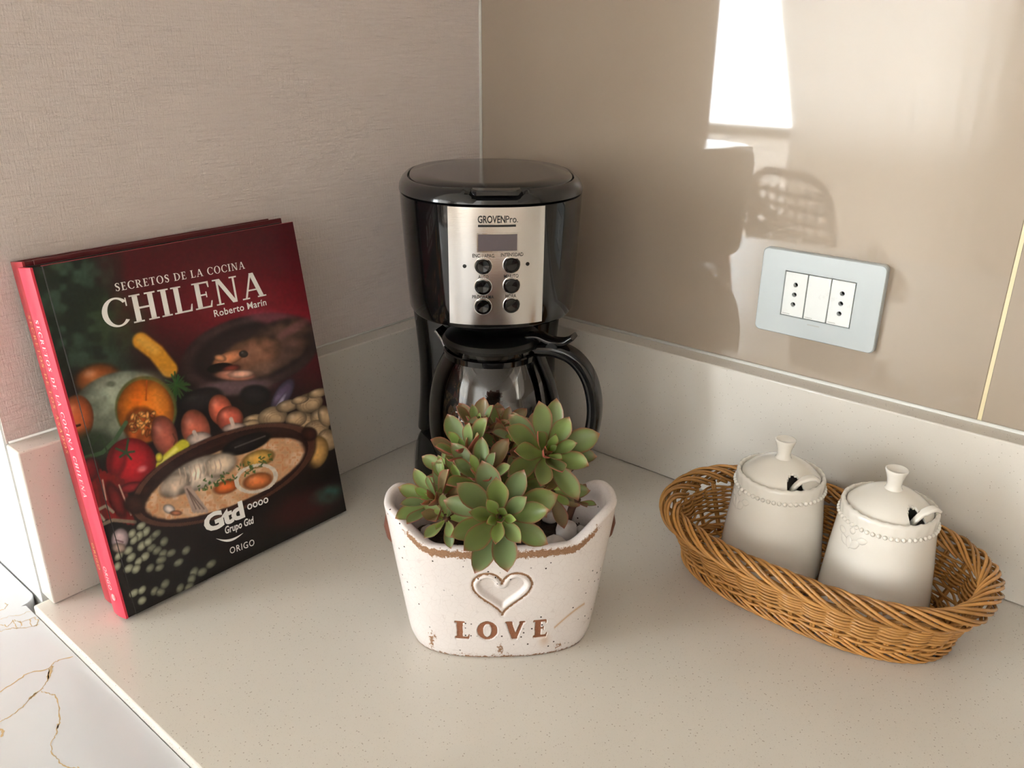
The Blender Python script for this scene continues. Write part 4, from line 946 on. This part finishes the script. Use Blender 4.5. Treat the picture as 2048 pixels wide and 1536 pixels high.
ROS = [((1000, 1034), .512, (0, .82, .50), .0415, 22, 12, 90, (.555, .0)), ((1094, 906), .552, (.22, .74, .62), .0395, 21, 10, 86, (.592, .020)),
       ((930, 908), .578, (-.25, .34, .9), .0335, 15, 8, 66, (.59, -.03)), ((962, 956), .548, (-.12, .46, .85), .0345, 14, 8, 72, (.57, -.015)),
       ((954, 858), .612, (-.05, .2, .95), .0295, 16, 6, 76, (.6, -.02)), ((1005, 862), .618, (.25, .15, .95), .029, 14, 12, 74, (.6, .0)),
       ((1008, 900), .588, (.05, .45, .8), .026, 13, 10, 72, (.585, .005)), ((868, 1000), .556, (-.5, .5, .65), .032, 16, 8, 78, (.57, -.05)),
       ((889, 1036), .536, (-.25, .7, .5), .022, 12, 12, 80, (.572, -.046)), ((1156, 994), .588, (.25, .3, .8), .016, 9, 14, 72, (.602, .050)),
       ((920, 972), .566, (-.3, .6, .6), .030, 13, 18, 82, (.575, -.03)), ((1042, 962), .572, (.1, .75, .5), .033, 13, 20, 86, (.575, .015)),
       ((1105, 982), .582, (.3, .6, .35), .029, 12, 24, 88, (.600, .023)), ((1050, 880), .592, (-.05, .35, .9), .029, 12, 12, 76, (.59, .015)), ((900, 945), .588, (-.6, .3, .7), .028, 12, 14, 80, (.585, -.04))]
for k, (p, D, ax, L, n, e0, e1, st_) in enumerate(ROS): rosette(*p, D, ax, L, n, e0, e1, st_, k*1.7, (0, .08, .45, .3, .95, .95, .6, .5, .4, .5, .5, .5, .6, .9, .8)[k])

# ------------------------------------------------------------------ wicker basket
BC = np.array([.4925, -.1005, 0.]); bs = thing('wicker_basket', 'honey-brown oval wicker basket holding the two white canisters', 'basket', tuple(BC))
SN = 2.5; NSTK = 34; RIMZ = .0565
_t = np.linspace(0, 2*PI, 4001); _x = np.array([sup(.13, .076, SN, q) for q in _t]); _s = np.concatenate([[0], np.cumsum(np.linalg.norm(np.diff(_x, axis=0), axis=1))]); _s /= _s[-1]
def s2t(s): return np.interp(np.asarray(s) % 1., _s, _t)
def wall(s, z, off=0.):
    v = np.clip(np.asarray(z)/RIMZ, 0, 1.2); a = .1135+.0225*v**.9; b_ = .0605+.0220*v**.9; t_ = s2t(s); c, d_ = np.cos(t_), np.sin(t_)
    x = a*np.sign(c)*np.abs(c)**(2/SN); y = b_*np.sign(d_)*np.abs(d_)**(2/SN)
    nx = np.sign(c)*np.abs(c)**(2-2/SN)/a; ny = np.sign(d_)*np.abs(d_)**(2-2/SN)/b_; l = np.hypot(nx, ny)+1e-9
    return np.stack([x+off*nx/l, y+off*ny/l, np.broadcast_to(z, np.shape(x))+0.*x], -1)
class WB:
    def __init__(s): s.V = []; s.F = []; s.C = []; s.n = 0
    def add(s, V, F, rgb=None):
        rgb = rgb if rgb is not None else np.array((208, 152, 84))*rl.uniform(.82, 1.1)
        s.F += [tuple(i+s.n for i in f) for f in F]; s.V += [tuple(v) for v in V]; s.C += [lina(np.clip(rgb, 0, 255))]*len(V); s.n += len(V)
    def make(s, name, label=None): return obj(name, mesh_of(name, s.V, s.F, smooth=True, cols=np.array(s.C)), 'wicker', bs, kind='stuff', label=label)
RR = .00125
sg = np.linspace(0, 1, 409)[:-1]
wv = WB()
for j in range(10):
    z = .0105+.0036*j; ph_ = 0 if j >= 4 else PI*(j % 2); A = .0026 if j >= 4 else .0022
    off = A*np.cos(PI*NSTK*sg+ph_); zz = z+.0006*np.sin(2*PI*7*sg+j)
    wv.add(*tube(wall(sg, zz, off), RR*1.06, 6, True))
    if j >= 4: wv.add(*tube(wall(sg, zz+.0017, -off), RR*1.0, 5, True))
wv.make('side_weave')
sk = WB()
for k in range(NSTK):
    for d_ in (-.0016, .0016):
        z = np.linspace(.004, .054, 9); sk.add(*tube(wall(np.full(9, k/NSTK+d_), z, 0.), RR*1.15, 6))
sk.make('stakes')
def helix(WBo, zc, rm, s0, ds, f0, f1, r, n=26, sq=1., inn=0.):
    q = np.linspace(0, 1, n); s = s0+ds*q; f_ = np.radians(f0+(f1-f0)*q)
    P = wall(s, np.full(n, zc), inn+rm*np.cos(f_)); P[:, 2] = zc+rm*sq*np.sin(f_); WBo.add(*tube(P, r, 6))
rb = WB()
for k in range(NSTK):
    for d_ in (0., .36):
        helix(rb, RIMZ, .0080+.0006*(d_ > .1)+rl.uniform(-.0004, .0004), (k+d_)/NSTK, 4.3/NSTK, 215, -80, RR*1.18, 30, 1.0)
for d_ in (0, .5): helix(rb, RIMZ-.001, .0038, d_, .999, 200, 200+360*9, RR*1.2, 300)
rb.make('rim_braid')
fb = WB()
for k in range(NSTK):
    for d_ in (0., .4): helix(fb, .0062, .0048, (k+d_)/NSTK, 3.2/NSTK, 150, -110, RR, 20)
fb.make('foot_braid')
fl = WB()
for j in range(11):
    q = 1-(j+.3)/11.5; t_ = np.linspace(0, 2*PI, 140)[:-1]; pts = np.array([(*sup(.1125*q+.0*j, .058*q, SN, a), .0068+.0011*math.sin(15*a+PI*j)) for a in t_]); fl.add(*tube(pts, RR*1.15, 5, True))
for k in range(20):
    a = PI*k/20; p0 = sup(.113, .0585, SN, a); fl.add(*tube([(p0[0], p0[1], .0066), (-p0[0], -p0[1], .0066)], RR*1.1, 5))
fl.make('floor_weave')

# ------------------------------------------------------------------ canisters and their spoons
def canister(loc, rz, label, spoon_label):
    t = thing('canister', label, 'canister', loc, rz, 'white canisters in the wicker basket')
    pr = [(0, .0006), (.0395, .0), (.0432, .0012), (.0450, .0045), (.0455, .0095), (.0445, .022), (.0418, .052), (.0386, .082), (.0380, .0875), (.0384, .0905), (.0386, .0955), (.0378, .0982), (.0360, .0988), (.0346, .0978), (.0342, .094), (.0346, .080), (.041, .02), (0, .012)]
    def mod(r, z, a, j):
        if 9 <= j <= 12: k = .5+.5*math.cos(26*a); return r-.0005*k, z+.0007*(k-.5)
        return r, z
    V, F = lathe(pr, 156, mod); obj('body', mesh_of('body', V, F, angle=60), 'porcelain', t)
    bd = bmesh.new(); bmesh.ops.create_icosphere(bd, subdivisions=2, radius=.0019); bead = bpy.data.meshes.new('bead'); bd.to_mesh(bead); bd.free(); bead.polygons.foreach_set('use_smooth', [True]*len(bead.polygons)); bead.materials.append(MATS['porcelain'])
    for k in range(52): a = 2*PI*k/52; obj('bead', bead, None, t, (.0386*math.cos(a), .0386*math.sin(a), .0866))
    # lid with a notch for the spoon at local angle 0
    NA, NR = 120, 18; V = []; F = []
    R0 = .0338
    def dome(r): q = r/R0; return .0965+.0165*(1-q**2.3)
    for s_ in (0, 1):
        for i in range(NR+1):
            r = .004+(R0-.004)*i/NR
            for k in range(NA): a = 2*PI*k/NA; V.append((r*math.cos(a), r*math.sin(a), dome(r)-s_*.0026))
    def hole(i, k):
        r = .004+(R0-.004)*(i+.5)/NR; a = 2*PI*(k+.5)/NA; x, y = r*math.cos(a), r*math.sin(a); return ((x-R0)/.0130)**2+((y-.0008)/.0074)**2 < 1
    n = (NR+1)*NA
    keep = [[not hole(i, k) for k in range(NA)] for i in range(NR)]
    for i in range(NR):
        for k in range(NA):
            if not keep[i][k]: continue
            a, b_, c, d_ = i*NA+k, i*NA+(k+1) % NA, (i+1)*NA+(k+1) % NA, (i+1)*NA+k
            F += [(a, d_, c, b_), (n+a, n+b_, n+c, n+d_)]
            if i == NR-1 or not keep[i+1][k]: F.append((d_, n+d_, n+c, c))
            if i > 0 and not keep[i-1][k]: F.append((a, b_, n+b_, n+a))
            if not keep[i][(k+1) % NA]: F.append((b_, c, n+c, n+b_))
            if not keep[i][(k-1) % NA]: F.append((a, n+a, n+d_, d_))
    F.append(tuple(range(NA)))
    lid = obj('lid', mesh_of('lid', V, F, angle=40), 'porcelain', t)
    V, F = lathe([(.0075, .1120), (.0062, .1140), (.0057, .1170), (.0064, .1215), (.0080, .1265), (.0090, .1293), (.0089, .1302), (.0080, .1304), (.0066, .1290), (0, .1284)], 40); obj('knob', mesh_of('knob', V, F, smooth=True), 'porcelain', lid)
    # raised leaf spray below the beads
    a0 = math.radians(-82)
    for (da, dz, ln, wd_, tilt) in ((0, .071, .0115, .0036, .2), (.14, .0715, .0125, .0036, -.75), (-.13, .0705, .0115, .0034, 1.0), (.28, .077, .010, .003, -1.25), (-.26, .077, .010, .003, 1.5), (.02, .0815, .006, .003, 0)):
        V, F = lathe([(0, -1), (.5, -.75), (.9, -.3), (1, .05), (.75, .5), (.35, .82), (0, 1)], 12); Q = []
        for x, y, z in V:
            lx_, lz_ = x*wd_, z*ln*.5; sx__ = lx_*math.cos(tilt)-lz_*math.sin(tilt); sz__ = lx_*math.sin(tilt)+lz_*math.cos(tilt)
            zz = dz+sz__; rr = np.interp(zz, [.0095, .052, .0875], [.0455, .0418, .0380])+y*.0007; aa = a0+da+sx__/.04; Q.append((rr*math.cos(aa), rr*math.sin(aa), zz))
        obj('leaf_relief', mesh_of('leaf_relief', Q, F, smooth=True), 'porcelain', t)
    s = thing('spoon', spoon_label, 'spoon', loc, rz, 'white spoons in the canisters')
    hp_ = smooth_path([(-.010, 0, .0155), (.008, -.001, .048), (.021, -.0015, .080), (.0272, .0, .095), (.0295, .0045, .1035), (.0305, .0105, .1075), (.0305, .0160, .1078), (.0295, .0205, .1050)], 6)
    obj('handle', mesh_of('handle', *sweep(hp_, lambda q: [(a*(1.15 if q > .6 else .8), b_) for a, b_ in rrect(.0068, .0034, .45, 5)], (1, 0, 0)), smooth=True), 'porcelain', s)
    V, F = lathe([(0, -.5), (.6, -.42), (.95, -.1), (1, .1), (.9, .05), (.55, -.22), (0, -.3)], 20); obj('bowl', mesh_of('bowl', [(-.012+x*.009, y*.008, .0158+z*.008) for x, y, z in V], F, smooth=True), 'porcelain', s)
SPA = YAW-math.radians(86)
canister((.4515, -.1005, .0090), SPA, 'white lidded porcelain canister in the basket, the one nearer the coffee maker', 'white spoon in the canister nearer the coffee maker')
canister((.5435, -.0935, .0090), SPA+math.radians(12), 'white lidded porcelain canister in the basket, the one farther from the coffee maker', 'white spoon in the canister farther from the coffee maker')
